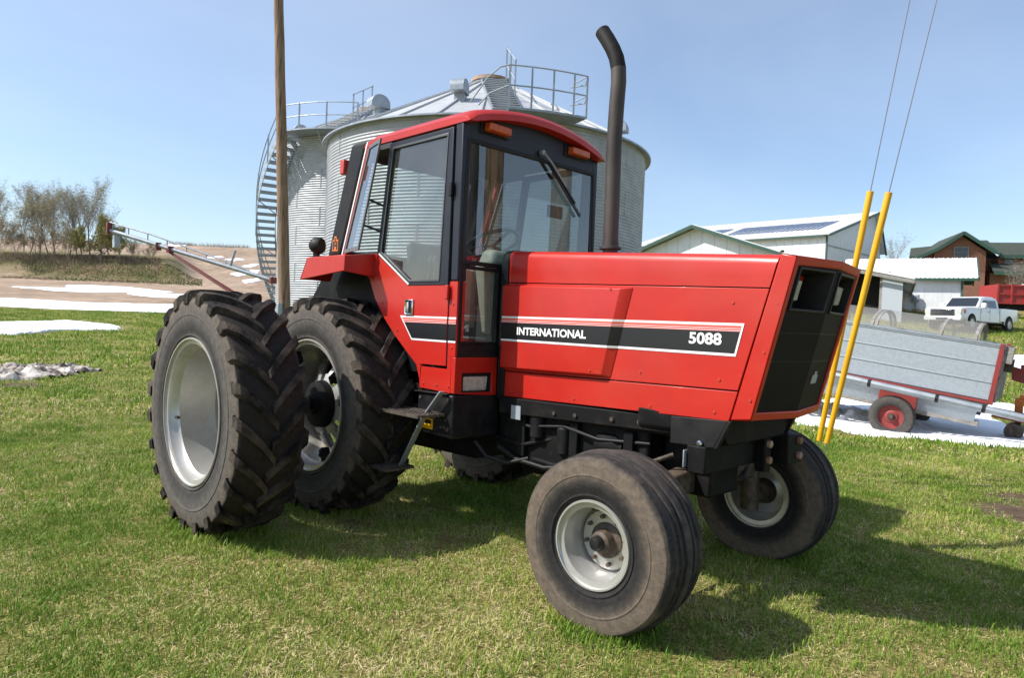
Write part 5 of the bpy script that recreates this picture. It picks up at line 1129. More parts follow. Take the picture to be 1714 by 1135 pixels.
# implement pieces right of the cart
im = empty('red_drawbar', at(11.6, 8.35, 0), CA); tag(im, 'dark red implement arm jutting in right of the cart', 'implement')
q = MB(); q.hexa([(0,-.06,.92),(0,.06,.92),(0,.06,1.15),(0,-.06,1.15)], [(1.3,-.06,.55),(1.3,.06,.55),(1.3,.06,.72),(1.3,-.06,.72)]); q.build('arm', M['cartred'], im, bevel=.01)
for x in (.12,.45,.8): MB().box(x,x+.16,-.09,.09,1.13-x*.36,1.22-x*.34).build('bracket', M['cartred'], im, bevel=.01)
im2 = empty('orange_stand', at(11.9, 8.72, float(Tz(11.9,8.72))), CA); tag(im2, 'orange steel stand with a rusty roller at the right edge', 'stand')
q = MB(); q.box(-.06,.06,-.06,.06,.40,.72); q.bar((0,0,.72),(.8,0,.66),.08,.12); q.build('frame', M['orange'], im2, bevel=.012)
q = MB(); q.box(-.16,.16,-.12,.12,.36,.41); q.build('foot', M['orange'], im2, bevel=.01)
q = MB(); q.lathe([(-.2,0),(-.2,.14),(.2,.14),(.2,0)], (-.05,0,.15), 24); q.build('roller', M['grease'], im2, 40); q = MB(); q.box(-.04,.04,-.05,.05,.15,.4); q.build('leg', M['grease'], im2)

# ================================================================== farm buildings
def wp(d, s, z): return Vector(at(d, s, z))
def panel_wall(root, p0, p1, zb, prof, name='wall_panel', width=.92, material='whitesteel', out=1, th=.05, skip=None):
    """upright steel sheets from p0 to p1 (depth, side); prof = [(t, ztop)...]; each sheet is its own piece with three ribs"""
    a = np.array(p0, float); b = np.array(p1, float); L = np.linalg.norm(b-a); n = max(1, round(L/width)); T = [x[0] for x in prof]; Z = [x[1] for x in prof]
    nrm = np.array([-(b-a)[1], (b-a)[0]])/L*out*th
    o0 = root.location
    for k in range(n):
        if skip and skip((k+.5)/n): continue
        cuts = [k/n+.0005, (k+1)/n-.0005]; cuts[1:1] = [t for t in T if cuts[0] < t < cuts[1]]
        top = [np.interp(t, T, Z) for t in cuts]; q = MB()
        def pt(t, z, o=0.): w = a+(b-a)*t+nrm*o; return wp(w[0], w[1], z)-o0
        base = [pt(t, zb) for t in cuts]+[pt(t, z) for t, z in zip(cuts[::-1], top[::-1])]; q.hexa(base, [p+(pt(0,0,1)-pt(0,0,0)) for p in base])
        for f in (.06, .38, .70):
            t = k/n+f/n; t2 = t+.05/L; z = min(np.interp(t, T, Z), np.interp(t2, T, Z)); r = [pt(t,zb),pt(t2,zb),pt(t2,z),pt(t,z)]; q.hexa([p+(pt(0,0,1.)-pt(0,0,0)) for p in r], [p+(pt(0,0,1.7)-pt(0,0,0)) for p in r])
        q.build(name, M[material], root)
def roof_slope(root, e0, e1, r0, r1, name='roof_panel', width=.92, material='whiteroof', th=.06):
    E0, E1, R0_, R1_ = [wp(*p)-root.location for p in (e0, e1, r0, r1)]; n = max(1, round((E1-E0).length/width)); up = (E1-E0).cross(R0_-E0).normalized(); up = up if up.z > 0 else -up
    for k in range(n):
        a, b = k/n+.0008, (k+1)/n-.0008; P = [E0.lerp(E1,a), E0.lerp(E1,b), R0_.lerp(R1_,b), R0_.lerp(R1_,a)]; q = MB(); q.hexa(P, [p+up*th for p in P])
        for f in (0., .5):
            t = (k+f)/n+.001; t2 = t+.06/max((E1-E0).length, 1); Q = [E0.lerp(E1,t), E0.lerp(E1,t2), R0_.lerp(R1_,t2), R0_.lerp(R1_,t)]; q.hexa([p+up*th for p in Q], [p+up*(th+.05) for p in Q])
        q.build(name, M[material], root)
def trim(root, a, b, w=.15, h=.18, material='green', name='trim'):
    MB().bar(wp(*a)-root.location, wp(*b)-root.location, w, h).build(name, M[material], root)

# big barn with solar panels
gb = float(Tz(80, 34))-1; bb = empty('big_barn', wp(75, 33.3, gb)); tag(bb, 'big white steel barn carrying dark solar panels on its roof', 'barn')
c0 = np.array([75., 33.3]); gu = np.array([.685, .728]); su = np.array([.728, -.685])     # along the gable / along the side
Wd, Ln = 15.8, 26.
cR, cL = c0+gu*Wd, c0+su*Ln; ze, zr, zr2 = 12.4, 16.5, 12.0; ap = .86
panel_wall(bb, c0, cL, gb, [(0,ze-.15),(1,ze-.15)], out=1); panel_wall(bb, c0, cR, gb, [(0,ze-.15),(ap,zr-.15),(1,zr2)], out=-1)
rg0 = c0+gu*Wd*ap; rg1 = rg0+su*Ln; ov = -su*.5; eo = -gu*.5
roof_slope(bb, (*(c0+ov+eo),ze-.15), (*(cL+eo),ze-.15), (*(rg0+ov),zr), (*rg1,zr), width=1.2)
roof_slope(bb, (*(cR+ov+gu*.6),zr2-.3), (*(cL+gu*(Wd+.6)),zr2-.3), (*(rg0+ov),zr), (*rg1,zr), width=2.4)
trim(bb, (*(c0+ov+eo),ze-.25), (*(rg0+ov),zr-.12)); trim(bb, (*(rg0+ov),zr-.12), (*(cR+ov+gu*.6),zr2-.4)); trim(bb, (*(c0+eo),ze-.28), (*(cL+eo),ze-.28)); trim(bb, (*(c0-gu*.05-su*.07),gb), (*(c0-gu*.05-su*.07),ze-.2))
q = MB(); a_, b_ = c0+gu*.2-su*.09, cR-gu*.2-su*.09; q.bar(wp(*a_,ze-1.2)-bb.location, wp(*b_,ze-1.2)-bb.location, .05, .08); q.build('siding_joint', M['galv_dark'], bb)
for f in (.48,.68,.84):
    w = c0+gu*Wd*f-su*.08; zz = 9.6
    fr = MB(); fr.bar(wp(*(w-gu*.45),zz)-bb.location, wp(*(w+gu*.45),zz)-bb.location, .08, 1.5); wd = fr.build('window', M['galv_dark'], bb)
    MB().bar(wp(*(w-gu*.34-su*.06),zz)-bb.location, wp(*(w+gu*.34-su*.06),zz)-bb.location, .04, 1.25).build('window_pane', M['carglass'], wd)
def slope_pt(u, v, lift): # u along the side, v up the slope
    p = c0+su*Ln*u+gu*Wd*ap*v; return wp(p[0], p[1], ze-.15+(zr-ze+.15)*v+lift)-bb.location
for i in range(15):
    for j in range(2):
        if i in (9,): continue
        u0 = .075+i*.052; u1 = u0+.049; v0 = .22+j*.19; v1 = v0+.18; q = MB(); P = [slope_pt(u0,v0,.16),slope_pt(u1,v0,.16),slope_pt(u1,v1,.16),slope_pt(u0,v1,.16)]; q.hexa(P, [p+Vector((0,0,.05)) for p in P]); q.build('solar_panel', M['solar'], bb)

# low barn with the green edged gable
lb0 = float(Tz(44, 20))-.4; lb = empty('low_barn', wp(50, 12.83, lb0)); tag(lb, 'low white barn with green gable trim and dark open bay', 'barn')
g0 = np.array([50., 12.83]); fu = np.array([-.61,.79]); fu /= np.linalg.norm(fu); bu = np.array([.79,.61]); bu /= np.linalg.norm(bu)
P = lambda u, v=0.: tuple(g0+fu*u+bu*v)
zr, zR, zL = 8.88, 5.22, 5.6; uL, uR = -8.6, 13.25; Lb = 19.
tt = lambda u: (u-uL)/(uR-uL); UB, ZB = 6.6, 6.62
panel_wall(lb, P(uL), P(uR), lb0, [(0,zL-.1),(tt(0),zr-.1),(tt(UB),ZB-.1),(1,zR-.05)], out=-1, skip=lambda t: tt(9.3) < t < tt(12.2))
FE = tuple(np.array(P(uR+.7,-.6))+np.array([.875,.484])*17); FW = tuple(np.array(P(uR))+np.array([.885,.466])*17)
panel_wall(lb, P(uR), FW, lb0, [(0,zR-.2),(1,zR-.2)], out=-1)
panel_wall(lb, P(uL), P(uL,Lb), lb0, [(0,zL-.2),(1,zL-.2)], out=1)
roof_slope(lb, (*P(uR+.7,-.6),zR-.2), (*FE,zR-.2), (*P(UB,-.6),ZB), (*P(UB,Lb),ZB)); roof_slope(lb, (*P(UB,-.6),ZB+.01), (*P(UB,Lb),ZB+.01), (*P(0,-.6),zr+.02), (*P(0,Lb),zr+.02)); roof_slope(lb, (*P(uL-.7,-.6),zL-.25), (*P(uL-.7,Lb),zL-.25), (*P(0,-.6),zr+.02), (*P(0,Lb),zr+.02), width=1.8)
trim(lb, (*P(uL-.7,-.68),zL-.3), (*P(0,-.68),zr-.03), .12, .22); trim(lb, (*P(0,-.68),zr-.03), (*P(UB,-.68),ZB-.05), .12, .22)
trim(lb, (*P(UB,-.66),ZB-.16), (*P(uR+.7,-.66),zR-.36), .10, .20, 'greywood', 'fascia')
q = MB(); q.hexa([wp(*P(12.2,-.16),lb0)-lb.location, wp(*P(13.3,-.16),lb0)-lb.location, wp(*P(13.3,-.16),5.0)-lb.location, wp(*P(12.2,-.16),5.15)-lb.location], [wp(*P(12.2,-.24),lb0)-lb.location, wp(*P(13.3,-.24),lb0)-lb.location, wp(*P(13.3,-.24),5.0)-lb.location, wp(*P(12.2,-.24),5.15)-lb.location]); q.build('bay_side_plate', M['plategrey'], lb); trim(lb, (*P(uR+.72,-.5),zR-.36), (*FE,zR-.36), .1, .2, 'greywood', 'fascia')  # flat pale grey plate set before the wall beside the bay
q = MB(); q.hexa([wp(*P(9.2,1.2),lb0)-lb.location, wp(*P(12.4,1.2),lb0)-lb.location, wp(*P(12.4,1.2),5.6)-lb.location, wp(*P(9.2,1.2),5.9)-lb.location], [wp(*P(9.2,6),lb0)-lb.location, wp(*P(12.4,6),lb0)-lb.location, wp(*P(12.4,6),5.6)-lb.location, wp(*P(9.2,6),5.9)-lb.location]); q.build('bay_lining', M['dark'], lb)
for u in (9.25, 12.15): trim(lb, (*P(u,-.1),lb0), (*P(u,-.1),ZB-(ZB-zR)*(u-UB)/(13.25-UB)-.1), .15, .2, 'greywood', 'door_post')

# garden shed with white roof
sb0 = float(Tz(52, 32))-.35; sh = empty('garden_shed', wp(52, 33.3, sb0)); tag(sh, 'small white shed with white metal roof behind the pickup', 'shed')
k0 = np.array([52., 33.3]); lu = np.array([.5,-.866]); wu = np.array([.866,.5]); Q = lambda u, v=0.: tuple(k0+lu*u+wu*v)
ze, zr = 6.05, 7.75; Ls, Ws = 7.6, 5.2
panel_wall(sh, Q(0), Q(Ls), sb0, [(0,ze),(1,ze)], out=1, width=.6); panel_wall(sh, Q(0), Q(0,Ws), sb0, [(0,ze),(.5,zr-.2),(1,ze)], out=-1, width=.6)
roof_slope(sh, (*Q(-1.0,-.5),ze+.02), (*Q(Ls+.5,-.5),ze+.02), (*Q(-1.0,Ws/2),zr+.1), (*Q(Ls+.5,Ws/2),zr+.1), width=.6); roof_slope(sh, (*Q(-1.0,Ws+.5),ze+.02), (*Q(Ls+.5,Ws+.5),ze+.02), (*Q(-1.0,Ws/2),zr+.1), (*Q(Ls+.5,Ws/2),zr+.1), width=.9)
trim(sh, (*Q(-1.05,-.5),ze-.02), (*Q(Ls+.5,-.5),ze-.02), .1, .2); trim(sh, (*Q(-1.05,-.5),ze), (*Q(-1.05,Ws/2),zr+.08), .1, .24); trim(sh, (*Q(-1.05,Ws/2),zr+.08), (*Q(-1.05,Ws+.5),ze), .1, .24); trim(sh, (*Q(-.06,-.06),sb0), (*Q(-.06,-.06),ze), .14, .14)
q = MB(); q.add([wp(*Q(-.95,-.45),ze-.03)-sh.location, wp(*Q(-.95,Ws/2),zr)-sh.location, wp(*Q(-.05,Ws/2),zr)-sh.location, wp(*Q(-.05,-.45),ze-.03)-sh.location], [(0,1,2,3)]); q.add([wp(*Q(-.95,Ws+.45),ze-.03)-sh.location, wp(*Q(-.95,Ws/2),zr)-sh.location, wp(*Q(-.05,Ws/2),zr)-sh.location, wp(*Q(-.05,Ws+.45),ze-.03)-sh.location], [(0,1,2,3)]); q.build('eave_lining', M['green'], sh)
for z in (5.35, 4.95): MB().bar(wp(*Q(-.12,1.6),z)-sh.location, wp(*Q(-.12,2.9),z)-sh.location, .06, .2).build('sign_board', M['band'], sh)
MB().bar(wp(*Q(-.1,2.0),sb0+1.0)-sh.location, wp(*Q(-.1,2.9),sb0+1.0)-sh.location, .06, 2.0).build('door', M['galv_dark'], sh)
mt_ = empty('electric_meter', wp(*Q(2.9,-.25),float(Tz(*Q(2.9,-.25))))); tag(mt_, 'little grey meter post by the shed wall', 'meter'); MB().box(-.05,.05,-.05,.05,0,.8).build('post', M['galv_dark'], mt_); MB().box(-.24,.24,-.12,.12,.8,1.35).build('housing', M['galv_dark'], mt_, bevel=.04)
g = random.Random(4)
for i in range(9):
    d_, s_ = Q(-.3+i*.62, -.9-.25*g.random()); q = MB(); r = .24+.14*g.random()
    V = []; n = 9
    for j, (zz, rr_) in enumerate(((-.1,.9),(.12,1.05),(.32,.85),(.42,.4))):
        for k in range(n): t = 2*math.pi*k/n; V.append((rr_*r*math.cos(t)*(1+.3*(g.random()-.5))*1.3, rr_*r*math.sin(t)*(1+.3*(g.random()-.5)), zz*r*2.4+.05*g.random()))
    q.add(V, [(j*n+k, j*n+(k+1)%n, (j+1)*n+(k+1)%n, (j+1)*n+k) for j in range(3) for k in range(n)]+[tuple(3*n+k for k in range(n))]); o = q.build('garden_rock', M['stone'], None, loc=wp(d_, s_, float(Tz(d_, s_))), rot=(0,0,g.random()*6)); tag(o, '%s yellowish garden rock along the shed wall, counted from the pickup' % ('first','second','third','fourth','fifth','sixth','seventh','eighth','ninth')[i], 'rock', 'rocks along the shed')

# brown house
hb = float(Tz(75, 47))-.5; ho = empty('brown_house', wp(75, 47.7, hb)); tag(ho, 'brown shingled house with dark green gabled roofs on the rise', 'house')
n0 = np.array([75., 47.8]); hu = np.array([-.28,.96]); hv = np.array([.96,.28]); X = lambda u, v=0.: tuple(n0+hu*u+hv*v)
def hbox(u0, u1, v0, v1, z0, prof, name='wall'):
    T = [p[0] for p in prof]; poly = [(u0,z0),(u1,z0)]+[(u0+(u1-u0)*t, z) for t, z in prof[::-1]]; q = MB()
    q.hexa([wp(*X(u,v0),z)-ho.location for u, z in poly], [wp(*X(u,v1),z)-ho.location for u, z in poly]); return q.build(name, M['cedar'], ho)
def hroof(a, b, c, d_, th=.18, name='roof'):
    A_ = [wp(*X(u,v),z)-ho.location for u, v, z in (a, b, c, d_)]; q = MB(); q.hexa(A_, [p+Vector((0,0,th)) for p in A_]); return q.build(name, M['greenroof'], ho)
def bargeboard(a, b): 
    q = MB(); q.bar(wp(*X(*a[:2]),a[2])-ho.location, wp(*X(*b[:2]),b[2])-ho.location, .12, .34); q.build('bargeboard', M['green'], ho)
# front gable, apex at u=0
hbox(-2.55,2.35,0,7,hb,[(0,11.05),(.52,12.75),(1,11.05)]); hbox(-4.6,-2.56,.4,7,hb,[(0,9.6),(1,11.0)],'wing_wall')
hroof((0,-.6,12.98),(3.0,-.6,10.9),(3.0,8,10.9),(0,8,12.98)); hroof((0,-.6,12.98),(-2.4,-.6,11.2),(-2.4,8,11.2),(0,8,12.98)); hroof((-2.4,-.6,11.2),(-5.3,-.6,9.75),(-5.3,8,9.75),(-2.4,8,11.2))
bargeboard((0,-.7,12.98),(3.0,-.7,10.9)); bargeboard((0,-.7,12.98),(-2.4,-.7,11.2)); bargeboard((-2.4,-.7,11.2),(-5.3,-.7,9.75))
fr = MB(); fr.bar(wp(*X(-.72,-.05),11.0)-ho.location, wp(*X(.72,-.05),11.0)-ho.location, .1, 1.12); wi = fr.build('window', M['greywood'], ho)
for z in (10.75, 11.25): MB().bar(wp(*X(-.6,-.12),z)-ho.location, wp(*X(.6,-.12),z)-ho.location, .04, .42).build('window_pane', M['carglass'], wi)
for zz in np.arange(hb+3.2, 12.4, .2):                # shingle courses as shallow steps
    hw_ = 2.35 if zz < 11.0 else max(.1, 2.35*(12.75-zz)/1.75); q = MB(); q.bar(wp(*X(-hw_*1.03,-.02),zz)-ho.location, wp(*X(hw_*.98,-.02),zz)-ho.location, .05, .02)
    q.build('shingle_course', M['cedar'], ho)
# cross roofs
hroof((-4.2,3.2,10.6),(4.6,3.2,10.6),(4.0,7,12.85),(-3.2,7,12.0)); hbox(-3.8,4.2,4,9,hb,[(0,10.6),(1,10.6)],'wall')
hroof((.8,1.2,11.6),(4.05,1.2,10.85),(4.0,5.2,12.75),(.6,5.2,12.75)); bargeboard((4.05,1.1,10.9),(4.0,5.2,12.75))
hbox(4.3,8.3,2.4,9,hb,[(0,10.9),(1,10.9)],'wall'); hroof((4.2,1.7,10.75),(8.6,1.7,10.75),(8.9,5.2,12.5),(4.0,5.2,12.5)); bargeboard((4.2,1.65,10.72),(8.6,1.65,10.72)); bargeboard((8.6,1.65,10.75),(8.9,5.2,12.45))
hroof((8.6,2.8,10.6),(13.5,2.8,10.6),(13.5,6,12.1),(8.9,6,12.1)); hbox(8.6,13.2,3.5,9,hb,[(0,10.6),(1,10.6)],'wall')
hroof((2.9,-.9,8.75),(8.4,-.9,8.75),(6.8,2.35,9.85),(3.4,2.35,9.85)); bargeboard((2.9,-.95,8.72),(8.4,-.95,8.72)); hbox(3.2,6.6,1.2,3,hb,[(0,8.9),(1,8.9)],'porch_wall')
for u in (6.9, 8.0): MB().bar(wp(*X(u,-.7),hb)-ho.location, wp(*X(u,-.7),8.7)-ho.location, .2, .2).build('porch_post', M['greywood'], ho)
for u, v, z in ((5.3,2.35,10.05),(7.3,2.35,10.05),(9.6,3.45,9.9),(11.4,3.45,9.9)):
    wi = MB().bar(wp(*X(u-.5,v),z)-ho.location, wp(*X(u+.5,v),z)-ho.location, .1, 1.1).build('window', M['greywood'], ho); MB().bar(wp(*X(u-.4,v-.06),z)-ho.location, wp(*X(u+.4,v-.06),z)-ho.location, .04, .9).build('window_pane', M['carglass'], wi)

# ================================================================== pickup and red grain truck box
pk = empty('pickup_truck', at(39.8, 26.2, float(Tz(39.8, 26.2))), heading(-.515, -.857)); tag(pk, 'white crew cab pickup truck parked before the white shed', 'pickup')
def loft(sections, name, material, parent, bevel=.03, smooth=None):   # sections = [(x, [(y,z)...])]
    q = MB(); n = len(sections[0][1]); V = [(x, y, z) for x, s_ in sections for y, z in s_]
    q.add(V, [(i*n+k, i*n+(k+1)%n, (i+1)*n+(k+1)%n, (i+1)*n+k) for i in range(len(sections)-1) for k in range(n)]+[tuple(range(n))[::-1], tuple((len(sections)-1)*n+k for k in range(n))]); return q.build(name, M[material], parent, bevel=bevel)
def sec(w, z0, z1, t=.94): return [(-w,z0),(-w,z0+(z1-z0)*.55),(-w*t,z1),(w*t,z1),(w,z0+(z1-z0)*.55),(w,z0)]
loft([(3.14,sec(.90,.52,1.14)),(3.02,sec(.99,.50,1.20)),(2.2,sec(1.0,.50,1.27)),(1.55,sec(1.0,.50,1.29)),(1.2,sec(1.0,.48,1.27,.97))], 'front_body', 'carwhite', pk, .05)
loft([(1.2,sec(1.0,.48,1.24,.97)),(-.95,sec(1.0,.48,1.24,.97))], 'door_body', 'carwhite', pk, .02)
loft([(1.42,[(-.93,1.22),(-.93,1.23),(-.92,1.24),(.92,1.24),(.93,1.23),(.93,1.22)]),(.70,[(-.93,1.22),(-.84,1.70),(-.74,1.86),(.74,1.86),(.84,1.70),(.93,1.22)]),(.2,[(-.93,1.22),(-.83,1.74),(-.72,1.93),(.72,1.93),(.83,1.74),(.93,1.22)]),(-.55,[(-.93,1.22),(-.83,1.74),(-.72,1.92),(.72,1.92),(.83,1.74),(.93,1.22)]),(-.92,[(-.93,1.22),(-.85,1.66),(-.76,1.82),(.76,1.82),(.85,1.66),(.93,1.22)])], 'cabin', 'carwhite', pk, .03)
loft([(-.98,sec(1.0,.55,1.30,.985)),(-3.0,sec(1.0,.58,1.30,.985)),(-3.08,sec(.97,.60,1.28,.985))], 'cargo_bed', 'carwhite', pk, .03)
MB().box(-2.95,-1.1,-.8,.8,1.27,1.305).build('bed_opening', M['dark'], pk)
q = MB(); q.add([(1.31,-.80,1.30),(1.31,.80,1.30),(.80,.70,1.80),(.80,-.70,1.80)], [(0,1,2,3)]); o = q.build('windscreen', M['carglass'], pk); o.location = (.035,0,.035)
for sg in (-1, 1):
    for (xa, xb, xc, xd) in ((1.08,.22,.22,.66),(.12,-.72,-.62,.12)):
        q = MB(); q.add([(xa,sg*.935,1.30),(xb,sg*.935,1.30),(xc,sg*.862,1.72),(xd,sg*.862,1.70)], [(0,1,2,3)]); o = q.build('side_window', M['carglass'], pk)
    MB().box(.98,1.18,sg*.98,sg*1.22,1.22,1.52).build('wing_mirror', M['carwhite'], pk, bevel=.05)
    for x in (.17, -.90, 1.15): MB().box(x-.006,x+.006,sg*.992,sg*1.004,.56,1.22).build('door_gap', M['band'], pk)
    for x in (.25,-.78): MB().box(x,x+.17,sg*.99,sg*1.02,1.06,1.10).build('door_handle', M['carwhite'], pk, bevel=.01)
    MB().box(2.84,3.15,sg*.70,sg*.96,.84,1.12).build('headlight', M['lamp'], pk, bevel=.03); MB().box(2.70,2.90,sg*.90,sg*1.005,.88,1.10).build('marker_light', M['amber'], pk, bevel=.02)
    MB().box(-3.1,-3.0,sg*.82,sg*.99,.85,1.15).build('tail_light', M['redtrailer'], pk)
    for x in (2.12, -2.0):
        w = empty('wheel', (x, sg*.935, .41), 0, pk); q = MB(); q.lathe([(-.13,.24),(-.14,.31),(-.12,.40),(0,.415),(.12,.40),(.14,.31),(.13,.24)], n=32); q.build('tyre', M['tyre_small'], w, 40)
        q = MB(); q.lathe([(-.13,.24),(-.10,.22),(-.11,.08),(-.12,0)] if sg < 0 else [(.13,.24),(.10,.22),(.11,.08),(.12,0)], n=20); q.build('rim', M['rim'], w, 40)
        q = MB(); q.lathe([(-.012,.52),(.012,.52),(.016,.475),(-.012,.475)], (x, sg*1.0, .44), 28, closed=True, a0=-.12, a1=math.pi+.12); q.build('wheel_arch', M['carwhite'], pk, 40); q = MB(); q.lathe([(-.004,.485),(.004,.485),(.004,0),(-.004,0)], (x, sg*1.001, .44), 28, a0=-.12, a1=math.pi+.12); q.build('wheel_well', M['dark'], pk)
    MB().box(-1.45,1.5,sg*.93,sg*1.03,.42,.50).build('running_board', M['band'], pk, bevel=.02)
MB().box(3.04,3.20,-.98,.98,.48,.72).build('bumper', M['carwhite'], pk, bevel=.05); gr = MB().box(3.06,3.19,-.66,.66,.72,1.12).build('grille', M['chrome'], pk, bevel=.03)
for z in (.77,.86,.95,1.04): MB().box(3.19,3.20,-.60,.60,z,z+.05).build('grille_slot', M['band'], gr)
MB().box(3.19,3.215,-.30,.30,.52,.64).build('number_plate', M['band'], pk); MB().box(-2.9,2.9,-.7,.7,.36,.5).build('chassis', M['dark'], pk)

rt = empty('grain_truck_box', at(46.5, 35.0, float(Tz(46.5, 35.0))-.1), heading(-.15, 1)); tag(rt, 'red ribbed grain truck box standing behind the pickup', 'truck box')
MB().box(-2.6,2.6,0,2.3,1.15,2.45).build('box_body', M['redtrailer'], rt)
for x in np.linspace(-2.55, 2.55, 7): MB().box(x-.07,x+.07,-.09,.0,1.12,2.48).build('stake', M['redtrailer'], rt, bevel=.015)
for z in (1.2, 1.8, 2.38): MB().box(-2.62,2.62,-.07,.0,z-.05,z+.05).build('side_rib', M['redtrailer'], rt)
MB().box(-2.5,2.5,.3,.5,.8,1.15).build('chassis_rail', M['dark'], rt); MB().box(-2.5,2.5,1.8,2.0,.8,1.15).build('chassis_rail', M['dark'], rt)
q = MB(); q.prism([(0.1,2.46),(1.15,2.62),(2.2,2.46)], -.4, 2.62, 'X'); q.build('tarp', M['cream'], rt)
for x in (-1.9, 1.5, 2.2):
    for y in (.2, 2.1): q = MB(); q.lathe([(-.13,0),(-.13,.3),(-.12,.44),(.12,.44),(.13,.3),(.13,0)], (x,y,.45), 24); q.build('wheel', M['tyre_small'], rt, 40)

# ================================================================== trees
M['dryleaf'] = mat('dry_twig_haze', (.36,.29,.18), .9, c2=(.28,.24,.13), scale=.5)
def tree_meshes(seed, h, spread, n1, leafy, leaf_size, leafmat, lean=0., twigs=True, low=.16):
    g = random.Random(seed); bark = MB(); cr = MB()
    V = Vector; leaves = []
    def branch(p, d, L, r, lev):
        pts = [p]; n = 4; dd = d.copy()
        for i in range(n):
            dd = (dd+V((g.gauss(0,.10), g.gauss(0,.10), .05+.03*lev))).normalized(); pts.append(pts[-1]+dd*L/n)
        bark.tube(pts, [r*(1-.62*i/n) for i in range(n+1)], 5 if lev else 8, cap=False)
        if lev >= 3:
            leaves.append((pts[-1], dd)); leaves.append((pts[2], dd)); return
        k = n1 if lev == 0 else (5 if lev == 1 else 5)
        for i in range(k):
            t = (low+(1-low)*(i+.5)/k) if lev == 0 else (.25+.75*(i+.5)/k); j = min(int(t*n), n-1); q = pts[j].lerp(pts[j+1], t*n-j)
            a = g.random()*6.283; ax = V((math.cos(a), math.sin(a), 0)); side = (ax-dd*ax.dot(dd)).normalized(); ang = (.45+.35*g.random())*spread
            nd = (dd*math.cos(ang)+side*math.sin(ang)+V((0,0,.15))).normalized(); branch(q, nd, L*(.50+.22*g.random())*(1.15-.45*t if lev == 0 else .95), r*.46*(1.1-.5*t), lev+1)
    branch(V((0,0,-.3)), V((lean,lean*.5,1)).normalized(), h*.72, h*.011, 0)
    for (p, d) in leaves:
        for k in range(5):                              # twig slivers
            t = V((g.gauss(0,1), g.gauss(0,1), g.gauss(.5,.8))).normalized(); e = p+t*h*(.03+.05*g.random()); sd = t.cross(V((g.random(),g.random(),.3))).normalized()*.010*h/10
            if twigs: bark.add([p-sd, p+sd, e], [(0,1,2)])
            for _ in range(leafy):
                c = p.lerp(e, g.random()*1.1)+V((g.gauss(0,.12),g.gauss(0,.12),g.gauss(0,.12)))*h/13; u = V((g.gauss(0,1),g.gauss(0,1),g.gauss(0,1))).normalized(); w = u.cross(V((g.gauss(0,1),g.gauss(0,1),g.gauss(0,1)))).normalized(); s_ = leaf_size*(.5+g.random())
                cr.add([c-u*s_-w*s_*.5, c+u*s_-w*s_*.5, c+u*s_*.7+w*s_*.6, c-u*s_*.7+w*s_*.6], [(0,1,2,3)])
    return bark.mesh('trunk', M['bark']), (cr.mesh('crown', M[leafmat]) if leafy else None)
def place_tree(ms, d, s, label, sc=1., rz=0., name='tree', group='trees on the field bank', cat='tree'):
    o = empty(name, at(d, s, float(Tz(d, s))-.1), rz); o.scale = (sc, sc, sc); tag(o, label, cat, group); link('trunk', ms[0], o)
    if ms[1]: link('crown', ms[1], o)
    return o
tA_ = tree_meshes(1, 12.5, .80, 10, 2, .05, 'bud'); tB_ = tree_meshes(2, 13.8, .62, 10, 2, .05, 'bud', .05); tC_ = tree_meshes(3, 10, .85, 10, 3, .05, 'bud'); tD_ = tree_meshes(9, 9, 1.1, 12, 9, .07, 'bush', low=.04); tE_ = tree_meshes(17, 6.5, 1.15, 12, 2, .055, 'dryleaf', low=.02); bare = tree_meshes(12, 12, .8, 8, 0, .1, 'bud')
def tpx(px, d): return d, (px-857)/FPX*d+.8*d/60
for (px, d, ms, sc, rz, lb, nm) in (
  (20,133,tC_,1.0,1.,'leftmost budding tree on the bank, cut by the picture edge','budding_tree'), (48,137,tA_,1.0,2.1,'broad budding tree on the bank near the left edge','budding_tree'), (-30,136,tA_,.95,.4,'budding tree half outside the left edge of the picture','budding_tree'),
  (75,135,tA_,.92,4.,'slender budding tree between the broad tree and the tall pair','budding_tree'), (98,138,tB_,.86,.2,'tall budding tree left of the tallest tree','budding_tree'), (132,134,tB_,1.05,3.3,'tallest budding tree at the right end of the grove','budding_tree'),
  (163,139,bare,.78,1.2,'thin bare tree right of the tallest tree','bare_tree'), (118,141,bare,.95,2.2,'bare tree standing behind the tallest tree','bare_tree'),
  (8,130,tE_,1.0,.3,'brown twiggy shrub at the foot of the leftmost tree','twiggy_shrub'), (42,131,tE_,.85,2.,'brown twiggy shrub under the broad budding tree','twiggy_shrub'), (68,132,tE_,1.05,4.,'brown twiggy shrub left of the tall pair of trees','twiggy_shrub'), (94,130,tE_,.9,5.,'brown twiggy shrub at the foot of the tall pair','twiggy_shrub'), (-20,131,tE_,1.,3.,'brown twiggy shrub cut by the left picture edge','twiggy_shrub'), (205,133,tE_,.6,1.,'low brown shrub at the right tail of the bank','twiggy_shrub'), (232,134,tE_,.5,2.5,'lowest brown shrub on the tail of the bank','twiggy_shrub'),
  (30,141,tB_,.88,1.7,'tall budding tree rising behind the leftmost trees','budding_tree'), (62,143,tB_,.9,5.1,'upright budding tree in the second row of the grove','budding_tree'), (110,143,tA_,.95,3.,'rounded budding tree behind the tallest trunk','budding_tree'),
  (150,130,tD_,.82,.9,'round yellow green willow bush in front of the grove','willow_bush'), (182,131,tD_,.62,2.9,'small willow bush at the right end of the bank','willow_bush'), (118,131,tD_,.60,4.1,'low willow bush under the tallest tree','willow_bush')):
    d_, s_ = tpx(px, d); place_tree(ms, d_, s_, lb, sc, rz, nm)
cf = MB(); g = random.Random(8)
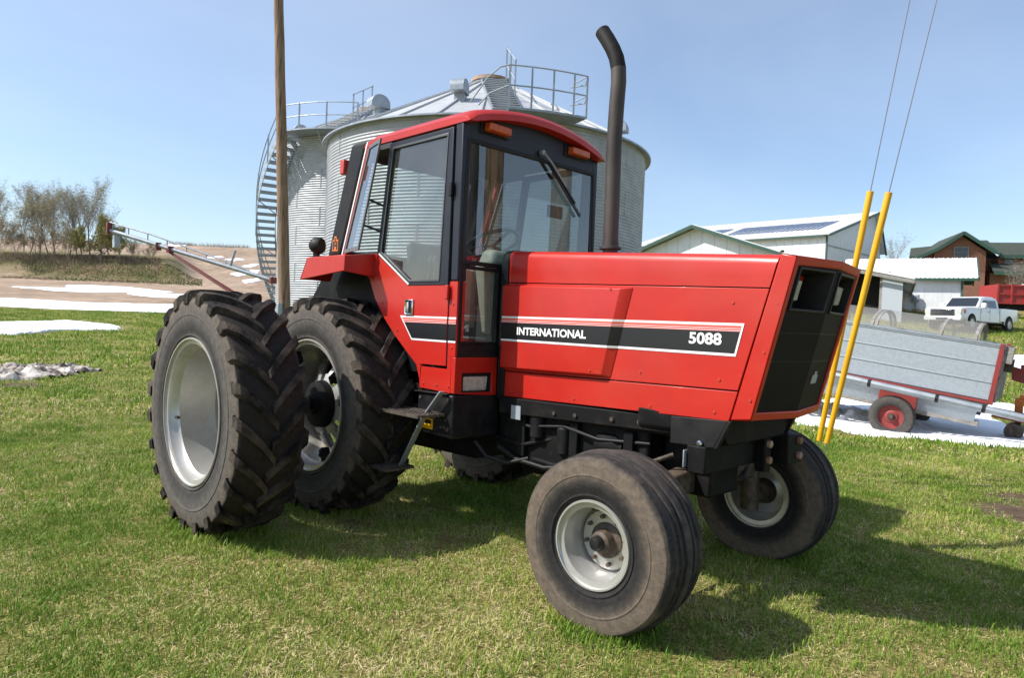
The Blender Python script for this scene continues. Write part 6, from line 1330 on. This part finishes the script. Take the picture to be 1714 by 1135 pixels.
for i in range(900):
    t = g.random()**.7; z = 1.+6.5*t; r = (1-t)*2.3*math.sqrt(g.random()); a = g.random()*6.283; c = Vector((r*math.cos(a), r*math.sin(a), z-.25*r)); e = c+Vector((math.cos(a)*.5, math.sin(a)*.5, -.18)); w = Vector((-math.sin(a),math.cos(a),0))*.16; cf.add([c-w, c+w, e+w*.4, e-w*.4], [(0,1,2,3)])
for px, d, sc in ((150,136.5,1.05),): 
    d_, s_ = tpx(px, d); o = empty('conifer', at(d_, s_, float(Tz(d_, s_)))); o.scale = (sc,sc,sc); tag(o, 'dark small conifer standing among the bare trees', 'tree', 'trees on the field bank'); link('crown', cf.mesh('crown', M['conifer']), o); MB().tube([(0,0,0),(0,0,7)], [.16,.03], 8).build('trunk', M['bark'], o)
d_, s_ = 92, (1487-857)/FPX*92; place_tree(bare, d_, s_+.8, 'bare tree between the big barn and the shed roof', .55, .5, 'bare_tree', 'trees by the farmstead')
d_, s_ = 62, (1700-857)/FPX*62; place_tree(tree_meshes(21, 3.4, 1.2, 9, 0, .1, 'bud'), d_, s_, 'brown leafless shrub beside the house porch', 1.25, .5, 'leafless_shrub', 'trees by the farmstead', 'shrub')
# brush on the bank and the far wooded crest: nobody could count these stems
def brush(name, label, gen, n, material, seed, hmin, hmax, w):
    g = random.Random(seed); q = MB()
    for i in range(n):
        d, s = gen(g); z = float(Tz(d, s)); h = hmin+(hmax-hmin)*g.random(); p = wp(d, s, z-.1); t = Vector((g.gauss(0,.25), g.gauss(0,.25), 1))*h; sd = Vector((R0[0],R0[1],0))*w*(.5+g.random()); q.add([p-sd, p+sd, p+t], [(0,1,2)])
    o = q.build(name, M[material]); tag(o, label, 'brush', kind='stuff')
brush('dry_brush', 'dry brown brush along the grassy bank', lambda g: (lambda px, d: (d, (px-857)/FPX*d+.8*d/60))(-60+g.random()*(310), 126+g.random()*14), 5000, 'dryweed', 5, .25, .9, .06)
brush('distant_wood', 'thin leafless wood along the far crest of the hill', lambda g: (lambda px, d: (d, (px-857)/FPX*d+.8*d/60))(g.choice([265+g.random()*38, 305+g.random()*92, -80+g.random()*300]), 262+g.random()*16), 6000, 'twig', 6, 1.2, 3.6, .10)
brush('green_bank_grass', 'green tufted grass on the bank', lambda g: (lambda px, d: (d, (px-857)/FPX*d+.8*d/60))(-60+g.random()*(380), 121.5+g.random()*9), 9000, 'bankgrass', 7, .15, .4, .10)
